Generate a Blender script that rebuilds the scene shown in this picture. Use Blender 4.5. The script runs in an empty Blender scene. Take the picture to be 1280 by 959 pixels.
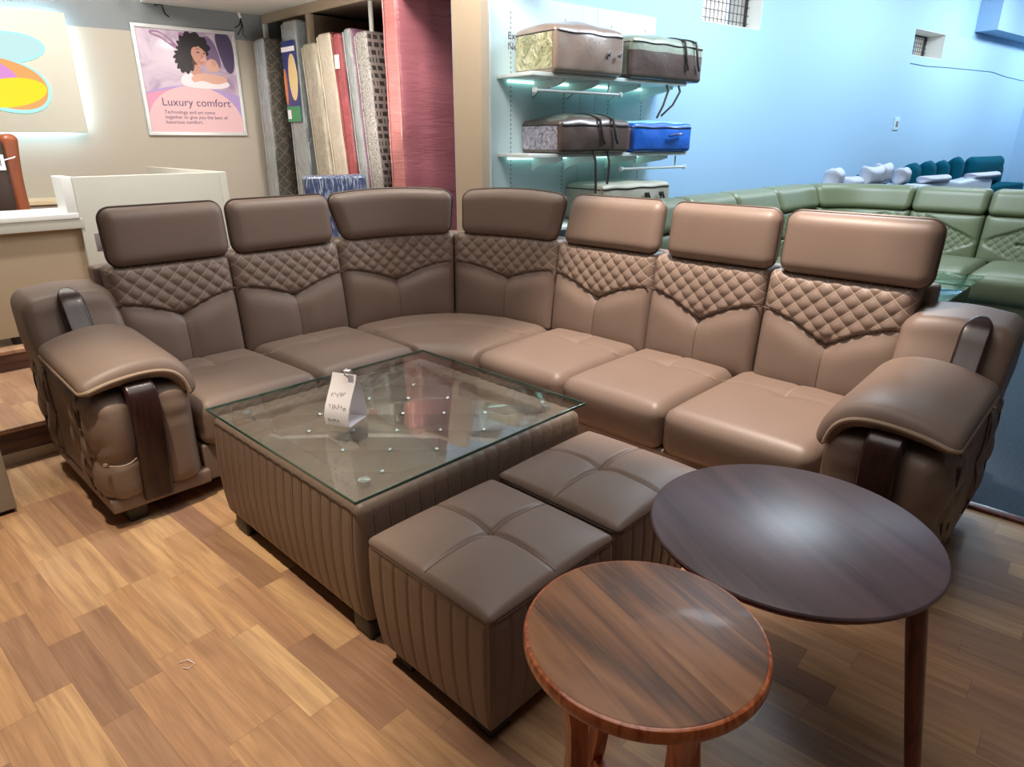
import bpy, bmesh, math, random
from math import sin, cos, pi, radians, sqrt, exp, atan2, floor as fl
from mathutils import Vector, Matrix
random.seed(7)
SC = bpy.context.scene
COL = SC.collection

# ------------------------------------------------------------------ materials
def lin(c):
    return tuple(((v/255)/12.92 if v/255 <= .04045 else ((v/255+.055)/1.055)**2.4) for v in c)

class NT:
    def __init__(s, name):
        s.m = bpy.data.materials.new(name); s.m.use_nodes = True
        s.t = s.m.node_tree; s.t.nodes.clear()
        s.out = s.t.nodes.new('ShaderNodeOutputMaterial')
    def n(s, typ, **kw):
        nd = s.t.nodes.new(typ)
        for k, v in kw.items():
            if k.startswith('i_'):
                key = k[2:]
                key = int(key) if key.isdigit() else key.replace('_', ' ')
                s.set(nd.inputs[key], v)
            else: setattr(nd, k, v)
        return nd
    def set(s, sock, v):
        if isinstance(v, bpy.types.NodeSocket): s.t.links.new(v, sock)
        elif isinstance(v, bpy.types.Node): s.t.links.new(v.outputs[0], sock)
        else:
            if sock.type == 'RGBA' and len(v) == 3: v = (*v, 1)
            sock.default_value = v
    def math(s, op, a, b=0.0, c=None):
        nd = s.n('ShaderNodeMath', operation=op); s.set(nd.inputs[0], a); s.set(nd.inputs[1], b)
        if c is not None: s.set(nd.inputs[2], c)
        return nd.outputs[0]
    def mix(s, f, a, b, mode='MIX'):
        nd = s.n('ShaderNodeMix', data_type='RGBA', blend_type=mode)
        s.set(nd.inputs[0], f); s.set(nd.inputs[6], a); s.set(nd.inputs[7], b)
        return nd.outputs[2]
    def ramp(s, f, stops, interp='LINEAR'):
        nd = s.n('ShaderNodeValToRGB'); cr = nd.color_ramp; cr.interpolation = interp
        while len(cr.elements) < len(stops): cr.elements.new(.5)
        for e, (p, c) in zip(cr.elements, stops): e.position = p; e.color = (*c, 1)
        s.set(nd.inputs[0], f); return nd.outputs[0]
    def pbsdf(s, color, rough=.5, metal=0, spec=.5, coat=0, bump=None, bstr=.3, bdist=.01, emit=None, estr=0, sheen=0, coatr=.1):
        b = s.n('ShaderNodeBsdfPrincipled')
        s.set(b.inputs['Base Color'], color); s.set(b.inputs['Roughness'], rough)
        b.inputs['Metallic'].default_value = metal; b.inputs['Specular IOR Level'].default_value = spec
        b.inputs['Coat Weight'].default_value = coat; b.inputs['Coat Roughness'].default_value = coatr
        b.inputs['Sheen Weight'].default_value = sheen
        if emit is not None:
            s.set(b.inputs['Emission Color'], emit); b.inputs['Emission Strength'].default_value = estr
        if bump is not None:
            bp = s.n('ShaderNodeBump'); bp.inputs['Strength'].default_value = bstr; bp.inputs['Distance'].default_value = bdist
            s.set(bp.inputs['Height'], bump); s.t.links.new(bp.outputs[0], b.inputs['Normal'])
        s.t.links.new(b.outputs[0], s.out.inputs[0]); return b
    def coord(s, kind='Object'):
        return s.n('ShaderNodeTexCoord').outputs[kind]
    def noise(s, vec, scale, detail=2, rough=.5, out=0, dist=0):
        nd = s.n('ShaderNodeTexNoise'); s.set(nd.inputs['Vector'], vec); nd.inputs['Scale'].default_value = scale
        nd.inputs['Detail'].default_value = detail; nd.inputs['Roughness'].default_value = rough; nd.inputs['Distortion'].default_value = dist
        return nd.outputs[out]
    def map(s, vec, scale=(1,1,1), rot=(0,0,0), loc=(0,0,0)):
        nd = s.n('ShaderNodeMapping'); s.set(nd.inputs[0], vec)
        nd.inputs['Scale'].default_value = scale; nd.inputs['Rotation'].default_value = rot; nd.inputs['Location'].default_value = loc
        return nd.outputs[0]

def plain(name, rgb, rough=.5, metal=0, spec=.5, coat=0, noise=0, nscale=8, bump=0, bscale=200, **k):
    s = NT(name); c = lin(rgb); col = c
    if noise:
        v = s.coord(); f = s.noise(v, nscale, 3)
        col = s.mix(f, tuple(x*(1-noise) for x in c), tuple(min(1, x*(1+noise)) for x in c))
    bp = None
    if bump: bp = s.noise(s.coord(), bscale, 3)
    s.pbsdf(col, rough, metal, spec, coat, bp, bump, .004, **k); return s.m

def leather(name, rgb, rough=.47, quilt=False, thread=(196,178,158), pu=.066, pv=.066):
    s = NT(name); c = lin(rgb); v = s.coord()
    f = s.noise(v, 5, 3)
    col = s.mix(f, tuple(x*.92 for x in c), tuple(x*1.08 for x in c))
    g = s.noise(v, 320, 2)
    if quilt:
        uv = s.coord('UV'); sep = s.n('ShaderNodeSeparateXYZ', i_0=uv)
        a = s.math('DIVIDE', sep.outputs[0], pu); b = s.math('DIVIDE', sep.outputs[1], pv)
        def line(x):
            fr = s.math('FRACT', x); d = s.math('ABSOLUTE', s.math('SUBTRACT', fr, .5))
            return s.math('GREATER_THAN', d, .462)
        l = s.math('MAXIMUM', line(s.math('ADD', a, b)), line(s.math('SUBTRACT', a, b)))
        at = s.n('ShaderNodeAttribute', attribute_name='quilt')
        l = s.math('MULTIPLY', l, s.math('GREATER_THAN', at.outputs['Fac'], .5))
        col = s.mix(s.math('MULTIPLY', l, .9), col, lin(thread))
    s.pbsdf(col, rough, 0, .45, 0, g, .12, .002); return s.m

M = {}
BR = (126,107,96)
M['leather'] = leather('brown_leather', BR)
M['leather_quilt'] = leather('brown_leather_quilted', BR, quilt=True, thread=(172,152,136), pu=.078, pv=.072)
M['piping'] = plain('brown_piping', (74,60,52), .45)
M['seam'] = plain('seam_thread', (160,138,120), .6)
M['seamdark'] = plain('seam_cord', (86,70,60), .5)
M['green'] = leather('green_leather', (108,116,88), .4)
M['green_quilt'] = leather('green_leather_quilted', (108,116,88), .4, True, (150,166,138), .075, .075)
M['darkfoot'] = plain('black_plastic', (34,31,30), .45)
M['chrome'] = plain('chrome', (200,200,205), .15, 1)
M['crystal'] = plain('crystal', (225,230,235), .05, .8)
M['white'] = plain('white_paint', (232,232,226), .5, noise=.03)
M['cream'] = plain('cream_laminate', (200,199,188), .4, noise=.03)
M['whitetop'] = plain('white_laminate', (238,240,236), .3)
M['tan'] = plain('tan_laminate', (176,158,132), .45, noise=.04)
M['shelfwhite'] = plain('shelf_white', (226,234,234), .4)
M['paper'] = plain('paper', (236,232,238), .7)
M['ink'] = plain('ink', (60,58,64), .8)
M['black'] = plain('black', (24,24,26), .5)
M['dark'] = plain('dark_void', (38,34,33), .8)
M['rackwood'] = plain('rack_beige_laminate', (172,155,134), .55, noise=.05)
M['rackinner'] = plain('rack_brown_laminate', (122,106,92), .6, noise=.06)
M['greycab'] = plain('grey_beige_laminate', (150,140,128), .5, noise=.04)
M['beige'] = plain('beige_wall_paint', (174,166,154), .75, noise=.03, nscale=1.5)
M['greyband'] = plain('grey_wall_paint', (128,134,138), .75, noise=.08, nscale=2)
M['blue'] = plain('pale_blue_wall_paint', (166,204,234), .6, noise=.03, nscale=.8)
M['ceiling'] = plain('ceiling_white', (206,206,200), .85)
M['beam'] = plain('beam_blue_grey', (150,184,216), .8)
M['panel'] = plain('slat_panel_white', (196,222,230), .5)
M['steel'] = plain('steel_grille', (70,66,70), .5, .6)
M['bamboo'] = plain('ledge_wood', (206,188,156), .5)
M['carpet'] = plain('blue_grey_carpet', (62,78,92), .95, noise=.35, nscale=60, bump=.8, bscale=300)
M['riser'] = None
M['teal'] = plain('teal_velvet', (4,80,100), .95, noise=.25, nscale=12, spec=.1)
M['pillow'] = plain('white_grey_plush', (186,190,204), .8, noise=.1, nscale=9)
M['plasticwhite'] = plain('white_wrapped_fabric', (200,208,220), .35, noise=.08, nscale=6, bump=.4, bscale=30)
M['gold'] = plain('gold_trim', (180,150,90), .3, .8)
M['chairleather'] = plain('chestnut_leather', (134,72,46), .35, noise=.1, nscale=4)
M['chairdark'] = plain('dark_brown_leather', (54,40,36), .4)
M['red_leg'] = None

def wood(name, c1, c2, c3, scale=3, along='Y', rough=.3, coat=.3, strips=0, bands=1.0):
    s = NT(name); v = s.coord()
    st = {'X': (.16,1,1), 'Y': (1,.16,1), 'Z': (1,1,.14)}[along]
    w = v
    off = 0
    if strips:
        sep = s.n('ShaderNodeSeparateXYZ', i_0=v)
        ix = s.math('FLOOR', s.math('DIVIDE', sep.outputs[0 if along == 'Y' else 1], strips))
        wn = s.n('ShaderNodeTexWhiteNoise', noise_dimensions='1D'); s.set(wn.inputs['W'], ix)
        va = s.n('ShaderNodeVectorMath', operation='ADD'); s.set(va.inputs[0], v)
        sc = s.n('ShaderNodeVectorMath', operation='SCALE'); s.set(sc.inputs[0], wn.outputs['Color']); sc.inputs['Scale'].default_value = 7
        s.set(va.inputs[1], sc.outputs[0]); w = va.outputs[0]; off = wn.outputs['Value']
    m = s.map(w, st)
    big = s.noise(m, scale*3, 3, .5, dist=1.0)
    rings = s.math('FRACT', s.math('MULTIPLY', big, 5*bands))
    rings = s.math('ABSOLUTE', s.math('SUBTRACT', rings, .5))
    fine = s.noise(s.map(w, {'X': (3,60,60), 'Y': (60,3,60), 'Z': (60,60,3)}[along]), 1.6, 3)
    f = s.math('ADD', s.math('MULTIPLY', rings, 1.1), s.math('MULTIPLY', s.math('SUBTRACT', fine, .5), .5))
    col = s.ramp(f, [(0, lin(c1)), (.28, lin(c2)), (.6, lin(c3))])
    if strips:
        col = s.mix(.22, col, s.mix(off, lin(c2), lin(c3)))
    s.pbsdf(col, rough, 0, .5, coat, fine, .08, .002); return s.m

M['acacia'] = wood('acacia_wood', (70,42,26), (150,98,60), (178,124,80), 1.5, 'Y', .5, .05, .145, .9)
M['acacia_edge'] = wood('orange_lacquered_wood', (158,74,36), (200,104,56), (216,126,76), 5, 'Z', .3, .4)
M['walnut'] = wood('dark_stained_wood', (84,66,70), (98,78,82), (108,86,90), 2.2, 'Y', .36, .0, 0, .5)
M['redwood'] = wood('red_mahogany', (74,24,16), (108,38,26), (122,46,32), 5, 'Z', .3, .4)
M['lacquer'] = wood('dark_lacquer', (34,16,16), (48,25,25), (54,29,27), 3, 'Z', .3, .05)

def floor_mat(name, tones, rot=0.0, w=.098, L=.46, rough=.32):
    s = NT(name); v = s.map(s.coord(), rot=(0,0,rot)); sep = s.n('ShaderNodeSeparateXYZ', i_0=v)
    x = s.math('DIVIDE', sep.outputs[0], w); row = s.math('FLOOR', x)
    wn = s.n('ShaderNodeTexWhiteNoise', noise_dimensions='1D'); s.set(wn.inputs['W'], row)
    y = s.math('ADD', s.math('DIVIDE', sep.outputs[1], L), s.math('MULTIPLY', wn.outputs['Value'], 5.3))
    colm = s.math('FLOOR', y)
    cv = s.n('ShaderNodeCombineXYZ'); s.set(cv.inputs[0], row); s.set(cv.inputs[1], colm)
    w2 = s.n('ShaderNodeTexWhiteNoise', noise_dimensions='2D'); s.set(w2.inputs['Vector'], cv.outputs[0])
    base = s.ramp(w2.outputs['Value'], [(i/(len(tones)-1), lin(t)) for i, t in enumerate(tones)])
    va = s.n('ShaderNodeVectorMath', operation='MULTIPLY_ADD'); s.set(va.inputs[0], w2.outputs['Color']); va.inputs[1].default_value = (9,9,9); s.set(va.inputs[2], v)
    g = s.noise(s.map(va.outputs[0], (26,1.6,1)), 1.2, 4, .6, dist=.6)
    g2 = s.noise(s.map(va.outputs[0], (160,5,1)), 1.0, 2)
    gm = s.n('ShaderNodeMath', operation='MULTIPLY', use_clamp=True); s.set(gm.inputs[0], s.math('SUBTRACT', g, .36)); gm.inputs[1].default_value = 2.6
    base = s.mix(s.math('MULTIPLY', gm.outputs[0], .62), base, lin((118,84,68)), 'MIX')
    base = s.mix(.6, base, s.mix(g2, (.35,.35,.35), (.66,.66,.66)), 'OVERLAY')
    fx = s.math('ABSOLUTE', s.math('SUBTRACT', s.math('FRACT', x), .5)); fy = s.math('ABSOLUTE', s.math('SUBTRACT', s.math('FRACT', y), .5))
    j = s.math('MAXIMUM', s.math('GREATER_THAN', fx, .492), s.math('GREATER_THAN', fy, .4975))
    base = s.mix(s.math('MULTIPLY', j, .35), base, lin((80,56,46)))
    s.pbsdf(base, rough, 0, .4, 0, g2, .05, .002); return s.m
TONES = [(154,120,96), (204,162,118), (178,138,104), (212,174,130), (162,126,102), (192,150,112), (142,110,94)]
M['floor'] = floor_mat('laminate_planks', TONES, radians(-2.6))
M['riser'] = wood('step_riser_wood', (64,40,34), (88,58,46), (104,70,54), 2, 'X', .4, .1)

def satin(name, c1, c2, coat=.6, sx=3, sz=26, bs=.5, rough=.4):
    s = NT(name); v = s.coord(); n = s.noise(s.map(v, (sx,sx,sz)), 1.0, 4, .6, dist=1.2)
    n2 = s.noise(v, 30, 2)
    col = s.mix(n, lin(c1), lin(c2))
    s.pbsdf(col, rough, 0, .5, coat, s.math('ADD', n, s.math('MULTIPLY', n2, .3)), bs, .02, coatr=.15); return s.m
M['pink'] = satin('pink_satin', (150,84,98), (190,122,132), .8)
M['pinkside'] = satin('pink_border', (168,96,98), (206,138,134))
M['purple'] = satin('mauve_fabric', (108,72,96), (138,104,122), .4)
M['redfab'] = satin('red_floral_fabric', (128,48,56), (182,96,98), .5, 9, 14)
M['maroon'] = satin('maroon_fabric', (88,32,40), (124,54,58), .4)
M['film'] = satin('crinkled_film', (120,126,128), (176,182,182), .9, 10, 5, .9, .25)
M['filmdark'] = satin('crinkled_film_dark', (88,96,100), (140,148,150), .9, 10, 5, .9, .25)
M['creamfab'] = satin('cream_floral_fabric', (128,120,104), (182,174,156), .7, 14, 12, .6)
M['creamside'] = satin('cream_border', (176,164,146), (214,204,188), .6, 12, 10)
M['bagbrown'] = satin('taupe_vinyl', (140,118,106), (160,142,130), .5, 4, 4, .3, .35)
M['bagdark'] = satin('dark_brown_vinyl', (76,62,56), (96,80,74), .4, 4, 5, .4, .4)
M['bagolive'] = satin('olive_grey_fabric', (124,132,116), (152,160,144), .2, 5, 5, .3)
M['bagblue'] = satin('royal_blue_vinyl', (26,82,180), (40,108,206), .4, 4, 5, .5, .4)
M['bagteal'] = plain('pale_teal_top', (150,206,214), .5)
M['bagbeige'] = satin('beige_vinyl', (158,154,138), (184,180,164), .3, 5, 5, .3)
M['strap'] = plain('dark_strap', (44,38,38), .5)
M['pinkcloth'] = plain('pink_white_bedding', (206,150,160), .6, noise=.3, nscale=14)
def bundle(name, a, b, c, sc=9):
    s = NT(name); v = s.coord(); n = s.noise(v, sc, 3, .6, dist=1.5)
    col = s.ramp(n, [(.3, lin(a)), (.5, lin(b)), (.68, lin(c))])
    s.pbsdf(col, .3, 0, .5, .8, n, 1.0, .05, coatr=.05); return s.m
M['bedgreen'] = bundle('pale_green_bedding', (130,124,80), (186,182,140), (214,208,176))
M['bedpurple'] = bundle('printed_bedding', (104,92,98), (158,152,170), (196,188,196), 16)
def pattern(name, c1, c2, kind):
    s = NT(name); v = s.coord()
    if kind == 'key':
        sep = s.n('ShaderNodeSeparateXYZ', i_0=v)
        cv = s.n('ShaderNodeCombineXYZ'); s.set(cv.inputs[0], s.math('ADD', sep.outputs[0], sep.outputs[1])); s.set(cv.inputs[1], sep.outputs[2])
        b = s.n('ShaderNodeTexBrick', offset=.5); s.set(b.inputs['Vector'], cv.outputs[0]); b.inputs['Scale'].default_value = 1
        b.inputs['Brick Width'].default_value = .13; b.inputs['Row Height'].default_value = .06; b.inputs['Mortar Size'].default_value = .012
        b.inputs['Mortar Smooth'].default_value = 0
        b2 = s.n('ShaderNodeTexBrick', offset=.5); s.set(b2.inputs['Vector'], cv.outputs[0]); b2.inputs['Scale'].default_value = 1
        b2.inputs['Brick Width'].default_value = .065; b2.inputs['Row Height'].default_value = .12; b2.inputs['Mortar Size'].default_value = .009; b2.inputs['Mortar Smooth'].default_value = 0
        f = s.math('MAXIMUM', b.outputs['Fac'], b2.outputs['Fac'])
    elif kind == 'swirl':
        f = s.math('GREATER_THAN', s.math('FRACT', s.math('MULTIPLY', s.noise(v, 14, 1, dist=2.0), 7)), .5)
    else:
        sep = s.n('ShaderNodeSeparateXYZ', i_0=v)
        h = s.math('ADD', sep.outputs[0], sep.outputs[1])
        a = s.math('FRACT', s.math('DIVIDE', s.math('ADD', h, sep.outputs[2]), .12)); b = s.math('FRACT', s.math('DIVIDE', s.math('SUBTRACT', h, sep.outputs[2]), .12))
        f = s.math('MAXIMUM', s.math('GREATER_THAN', a, .9), s.math('GREATER_THAN', b, .9))
        f = s.math('MAXIMUM', f, s.math('GREATER_THAN', s.noise(v, 40, 2), .6))
    s.pbsdf(s.mix(f, lin(c1), lin(c2)), .5, 0, .5, .5, s.noise(v, 12, 3), .4, .02); return s.m
M['key'] = pattern('dark_key_pattern_fabric', (52,46,46), (122,112,108), 'key')
M['swirl'] = pattern('grey_swirl_border', (128,124,122), (182,178,172), 'swirl')
M['diamond'] = pattern('dark_diamond_fabric', (64,60,54), (98,92,82), 'diamond')
def streak(name):
    s = NT(name); v = s.coord(); n = s.noise(s.map(v, (130,130,6), (0,radians(14),0)), 1.0, 3)
    f = s.math('GREATER_THAN', n, .56)
    col = s.mix(n, lin((52,66,108)), lin((98,112,150)))
    col = s.mix(s.math('MULTIPLY', f, .7), col, lin((206,212,224)))
    s.pbsdf(col, .3, 0, .5, .9, n, .8, .02); return s.m
M['bluewrap'] = streak('blue_fabric_in_stretch_film')

def emis(name, rgb, st):
    s = NT(name); e = s.n('ShaderNodeEmission'); s.set(e.inputs[0], lin(rgb)); e.inputs[1].default_value = st
    s.t.links.new(e.outputs[0], s.out.inputs[0]); return s.m
def glass(name, tint=(.93,.97,.95), ior=1.45, boost=0.0):
    s = NT(name); tr = s.n('ShaderNodeBsdfTransparent'); s.set(tr.inputs[0], tint)
    g = s.n('ShaderNodeBsdfGlossy'); g.inputs['Roughness'].default_value = .015; s.set(g.inputs[0], (.95,1,.98))
    ge = s.n('ShaderNodeNewGeometry'); dp = s.n('ShaderNodeVectorMath', operation='DOT_PRODUCT')
    s.t.links.new(ge.outputs['Normal'], dp.inputs[0]); s.t.links.new(ge.outputs['Incoming'], dp.inputs[1])
    c1 = s.math('SUBTRACT', 1.0, s.math('ABSOLUTE', dp.outputs['Value']))
    f0 = ((ior-1)/(ior+1))**2 + boost
    fr = s.math('MULTIPLY_ADD', s.math('POWER', c1, 5.0), 1-f0, f0)
    mx = s.n('ShaderNodeMixShader'); s.set(mx.inputs[0], fr); s.set(mx.inputs[1], tr.outputs[0]); s.set(mx.inputs[2], g.outputs[0])
    s.t.links.new(mx.outputs[0], s.out.inputs[0]); return s.m
M['glass'] = glass('clear_glass', (.93,.955,.945), 1.5, .035)
M['glassedge'] = plain('green_glass_edge', (46,92,84), .1, coat=.5)
M['glassgreen'] = glass('green_tinted_glass', (.72,.9,.86), 1.5, .05)

# ------------------------------------------------------------------ geometry
class G:
    def __init__(s): s.v=[]; s.f=[]; s.uv=None; s.q=None; s.mi=[]
    def add(s, vs, fs, mi=0, uv=None, q=None):
        o=len(s.v); s.v += [tuple(p) for p in vs]; s.f += [tuple(i+o for i in f) for f in fs]; s.mi += [mi]*len(fs)
        if uv is not None:
            if s.uv is None: s.uv=[(0,0)]*o
            s.uv += uv
        elif s.uv is not None: s.uv += [(0,0)]*len(vs)
        if q is not None:
            if s.q is None: s.q=[0]*o
            s.q += q
        elif s.q is not None: s.q += [0]*len(vs)
        return s
    def map(s, fn): s.v=[tuple(fn(*p)) for p in s.v]; return s
    def join(s, g, mi=None):
        o=len(s.v); s.v += g.v; s.f += [tuple(i+o for i in f) for f in g.f]; s.mi += (g.mi if mi is None else [mi]*len(g.f))
        return s

def rbox(h, r, n, rs=3):
    hx,hy,hz=h
    def arr(hh, k):
        rr=min(r, hh*.98); tb=[rr*math.tan(pi/4*i/rs) for i in range(1, rs+1)]
        inner=hh-rr; mid=[-inner+2*inner*i/k for i in range(k+1)]
        return [-inner-t for t in reversed(tb)]+mid+[inner+t for t in tb]
    A=[arr(hx,n[0]),arr(hy,n[1]),arr(hz,n[2])]; H=h
    idx={}; V=[]; F=[]
    def vid(p):
        k=(round(p[0],6),round(p[1],6),round(p[2],6))
        if k not in idx:
            q=[]; d=[]
            for i in range(3):
                rr=min(r,H[i]*.98); c=max(-(H[i]-rr), min(H[i]-rr, p[i])); q.append(c); d.append(p[i]-c)
            L=sqrt(sum(x*x for x in d))
            if L>1e-9:
                # radius per axis kept at r (axes thinner than r are squeezed)
                d=[x/L*min(r,H[i]*.98) for i,x in enumerate(d)]
            idx[k]=len(V); V.append(tuple(q[i]+d[i] for i in range(3)))
        return idx[k]
    for ax in range(3):
        u,w=(ax+1)%3,(ax+2)%3
        for sg in (-1,1):
            grid=[]
            for a in A[u]:
                row=[]
                for b in A[w]:
                    p=[0,0,0]; p[ax]=sg*H[ax]; p[u]=a; p[w]=b; row.append(vid(p))
                grid.append(row)
            for i in range(len(A[u])-1):
                for j in range(len(A[w])-1):
                    f=(grid[i][j],grid[i+1][j],grid[i+1][j+1],grid[i][j+1])
                    F.append(f if sg>0 else f[::-1])
    return V,F

def RB(lo, hi, r=.004, n=(1,1,1), rs=2, fn=None, mi=0, g=None):
    h=[(b-a)/2 for a,b in zip(lo,hi)]; c=[(a+b)/2 for a,b in zip(lo,hi)]
    r=min(r, min(h)*.95)
    V,F=rbox(h, r, n, rs); V=[(x+c[0],y+c[1],z+c[2]) for x,y,z in V]
    if fn: V=[tuple(fn(*p)) for p in V]
    g=g or G(); g.add(V,F,mi); return g

def tube(pts, r, k=8, g=None, closed=False, mi=0):
    g=g or G(); P=[Vector(p) for p in pts]; n=len(P); V=[]; F=[]
    R=r if isinstance(r,(list,tuple)) else [r]*n
    T=[]
    for i in range(n):
        a=P[(i-1)%n] if (closed or i>0) else P[i]; b=P[(i+1)%n] if (closed or i<n-1) else P[i]
        d=b-a; T.append(d.normalized() if d.length>1e-9 else Vector((0,0,1)))
    up=Vector((0,0,1)) if abs(T[0].z)<.9 else Vector((1,0,0))
    N=(up-T[0]*up.dot(T[0])).normalized()
    for i in range(n):
        N=(N-T[i]*N.dot(T[i])); N=N.normalized() if N.length>1e-9 else Vector((1,0,0)); Bn=T[i].cross(N)
        for j in range(k):
            a=2*pi*j/k; V.append(tuple(P[i]+(N*cos(a)+Bn*sin(a))*R[i]))
    m=n if closed else n-1
    for i in range(m):
        for j in range(k):
            F.append((i*k+j, i*k+(j+1)%k, ((i+1)%n)*k+(j+1)%k, ((i+1)%n)*k+j))
    if not closed:
        F.append(tuple(range(k))[::-1]); F.append(tuple((n-1)*k+j for j in range(k)))
    g.add(V,F,mi); return g

def lathe(prof, k=32, c=(0,0,0), g=None, mi=0):
    g=g or G(); V=[]; F=[]; n=len(prof)
    for r,z in prof:
        for j in range(k): a=2*pi*j/k; V.append((c[0]+max(r,1e-5)*cos(a), c[1]+max(r,1e-5)*sin(a), c[2]+z))
    for i in range(n-1):
        for j in range(k): F.append((i*k+j, i*k+(j+1)%k, (i+1)*k+(j+1)%k, (i+1)*k+j))
    F.append(tuple(range(k))[::-1]); F.append(tuple((n-1)*k+j for j in range(k)))
    g.add(V,F,mi); return g

def prism(poly, a0, a1, axis='z', g=None, mi=0):
    g=g or G(); n=len(poly)
    def P(p,a): return {'z':(p[0],p[1],a),'y':(p[0],a,p[1]),'x':(a,p[0],p[1])}[axis]
    V=[P(p,a0) for p in poly]+[P(p,a1) for p in poly]
    F=[tuple(range(n)), tuple(range(n,2*n))[::-1]]+[(i,(i+1)%n,n+(i+1)%n,n+i) for i in range(n)]
    g.add(V,F,mi); return g

def wl(o):
    v=Vector((0,0,0))
    while o: v+=o.location; o=o.parent
    return v
def add(name, g, mats, parent=None, world=False, sharp=40, recalc=True):
    vs=g.v
    if world and parent is not None:
        b=wl(parent); vs=[(x-b.x,y-b.y,z-b.z) for x,y,z in vs]
    me=bpy.data.meshes.new(name); me.from_pydata(vs,[],g.f)
    mats=mats if isinstance(mats,(list,tuple)) else [mats]
    for m in mats: me.materials.append(M[m] if isinstance(m,str) else m)
    if len(mats)>1: me.polygons.foreach_set('material_index', g.mi)
    if g.uv:
        ul=me.uv_layers.new(name='UVMap'); li=[0]*len(me.loops); me.loops.foreach_get('vertex_index', li)
        ul.data.foreach_set('uv', [c for i in li for c in g.uv[i]])
    if g.q:
        at=me.attributes.new('quilt','FLOAT','POINT'); at.data.foreach_set('value', g.q)
    if recalc:
        bm=bmesh.new(); bm.from_mesh(me); bmesh.ops.recalc_face_normals(bm, faces=bm.faces); bm.to_mesh(me); bm.free()
    me.polygons.foreach_set('use_smooth',[True]*len(me.polygons))
    if sharp: me.set_sharp_from_angle(angle=radians(sharp))
    me.update()
    o=bpy.data.objects.new(name, me); COL.objects.link(o)
    if parent is not None: o.parent=parent
    return o
def tag(o, label, cat, group=None, kind=None):
    if label: o['label']=label
    if cat: o['category']=cat
    if group: o['group']=group
    if kind: o['kind']=kind
    return o
def thing(name, label, cat, loc=(0,0,0), rz=0, group=None):
    o=bpy.data.objects.new(name, None); o.empty_display_size=.05; COL.objects.link(o); o.location=loc; o.rotation_euler=(0,0,rz)
    return tag(o,label,cat,group)
def struct(name, g, mats, parent=None, label=None, **k):
    o=add(name,g,mats,parent,**k)
    if parent is None: o['kind']='structure'
    if label: o['label']=label; 
    return o
def text(body, size, loc, mat, parent, name='lettering', rot=(pi/2,0,0), align='LEFT', ext=.0004):
    cu=bpy.data.curves.new(name,'FONT'); cu.body=body; cu.size=size; cu.align_x=align; cu.extrude=ext; cu.resolution_u=3
    cu.materials.append(M[mat] if isinstance(mat,str) else mat)
    t=bpy.data.objects.new('tmp_text',cu); COL.objects.link(t); bpy.context.view_layer.update()
    me=bpy.data.meshes.new_from_object(t.evaluated_get(bpy.context.evaluated_depsgraph_get())); bpy.data.objects.remove(t)
    me.name=name; o=bpy.data.objects.new(name,me); COL.objects.link(o); o.parent=parent; o.location=loc; o.rotation_euler=rot; return o
def lerp(a,b,t): return a+(b-a)*t
def sst(a,b,x):
    t=max(0,min(1,(x-a)/(b-a))); return t*t*(3-2*t)

# ------------------------------------------------------------------ camera (eye height 1.5 m, looking across the showroom)
cam_d=bpy.data.cameras.new('camera'); cam=bpy.data.objects.new('camera',cam_d); COL.objects.link(cam)
cam.location=(0,0,1.5); cam.rotation_euler=(radians(90-20.169),0,radians(-46.1))
cam_d.sensor_width=36; cam_d.lens=829/1280*36; cam_d.clip_start=.05
SC.camera=cam

# ------------------------------------------------------------------ room
WA=radians(-8.1)                                  # the walls run 8 degrees off the sofa
WD=Vector((cos(WA),sin(WA),0)); WN=Vector((sin(WA),-cos(WA),0))
LB=Vector((3.61,6.915,0)); RBW=Vector((3.984,4.08,0))
g=G().add([(-4,-4,0),(3.22,-4,0),(3.22,9,0),(-4,9,0)],[(0,1,2,3)])
struct('floor', g, 'floor', label='wood laminate showroom floor')
g=G().add([(3.22,-4,.004),(16,-4,.004),(16,9,.004),(3.22,9,.004)],[(0,1,2,3)])
o=struct('floor_carpet', g, 'carpet', label='blue grey carpet beside the wood floor')
struct('trim_1', RB((3.185,-4,0),(3.235,9,.014),.005), 'redwood', label='dark wood threshold strip at the carpet edge')
# raised platform in two steps at the left
g=RB((-4,3.80,0),(3.4,4.80,.165),.002,mi=0); 
o=struct('floor_step', g, 'riser', label='lower platform step with wood riser')
struct('nosing', RB((-4,3.785,.165),(3.4,4.80,.19),.004), 'floor', o)
struct('baseboard', RB((-4,3.792,0),(3.4,3.80,.06),.002), 'rackwood', o)
g=RB((-4,4.80,0),(3.4,9,.30),.002)
o=struct('floor_platform', g, 'riser', label='upper platform under the reception desk')
struct('nosing', RB((-4,4.785,.295),(3.4,9,.32),.004), 'floor', o)
# left back wall, beige below and grey above
def frame(P,off_n,name): pass
def wallbox(P,u0,u1,z0,z1,n0,n1,g=None,mi=0):
    V=[]
    for z in (z0,z1):
        for u,n in ((u0,n0),(u1,n0),(u1,n1),(u0,n1)):
            p=P+WD*u+WN*n; V.append((p.x,p.y,z))
    g=g or G(); g.add(V,[(0,1,2,3),(7,6,5,4),(0,1,5,4),(1,2,6,5),(2,3,7,6),(3,0,4,7)],mi); return g
g=wallbox(LB,-8,1.2,0,2.418,-.2,0,mi=0); wallbox(LB,-8,1.2,2.418,3.6,-.2,0,g,1)
struct('wall_back', g, ['beige','greyband'], label='beige wall with a grey band along its top')
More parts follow.
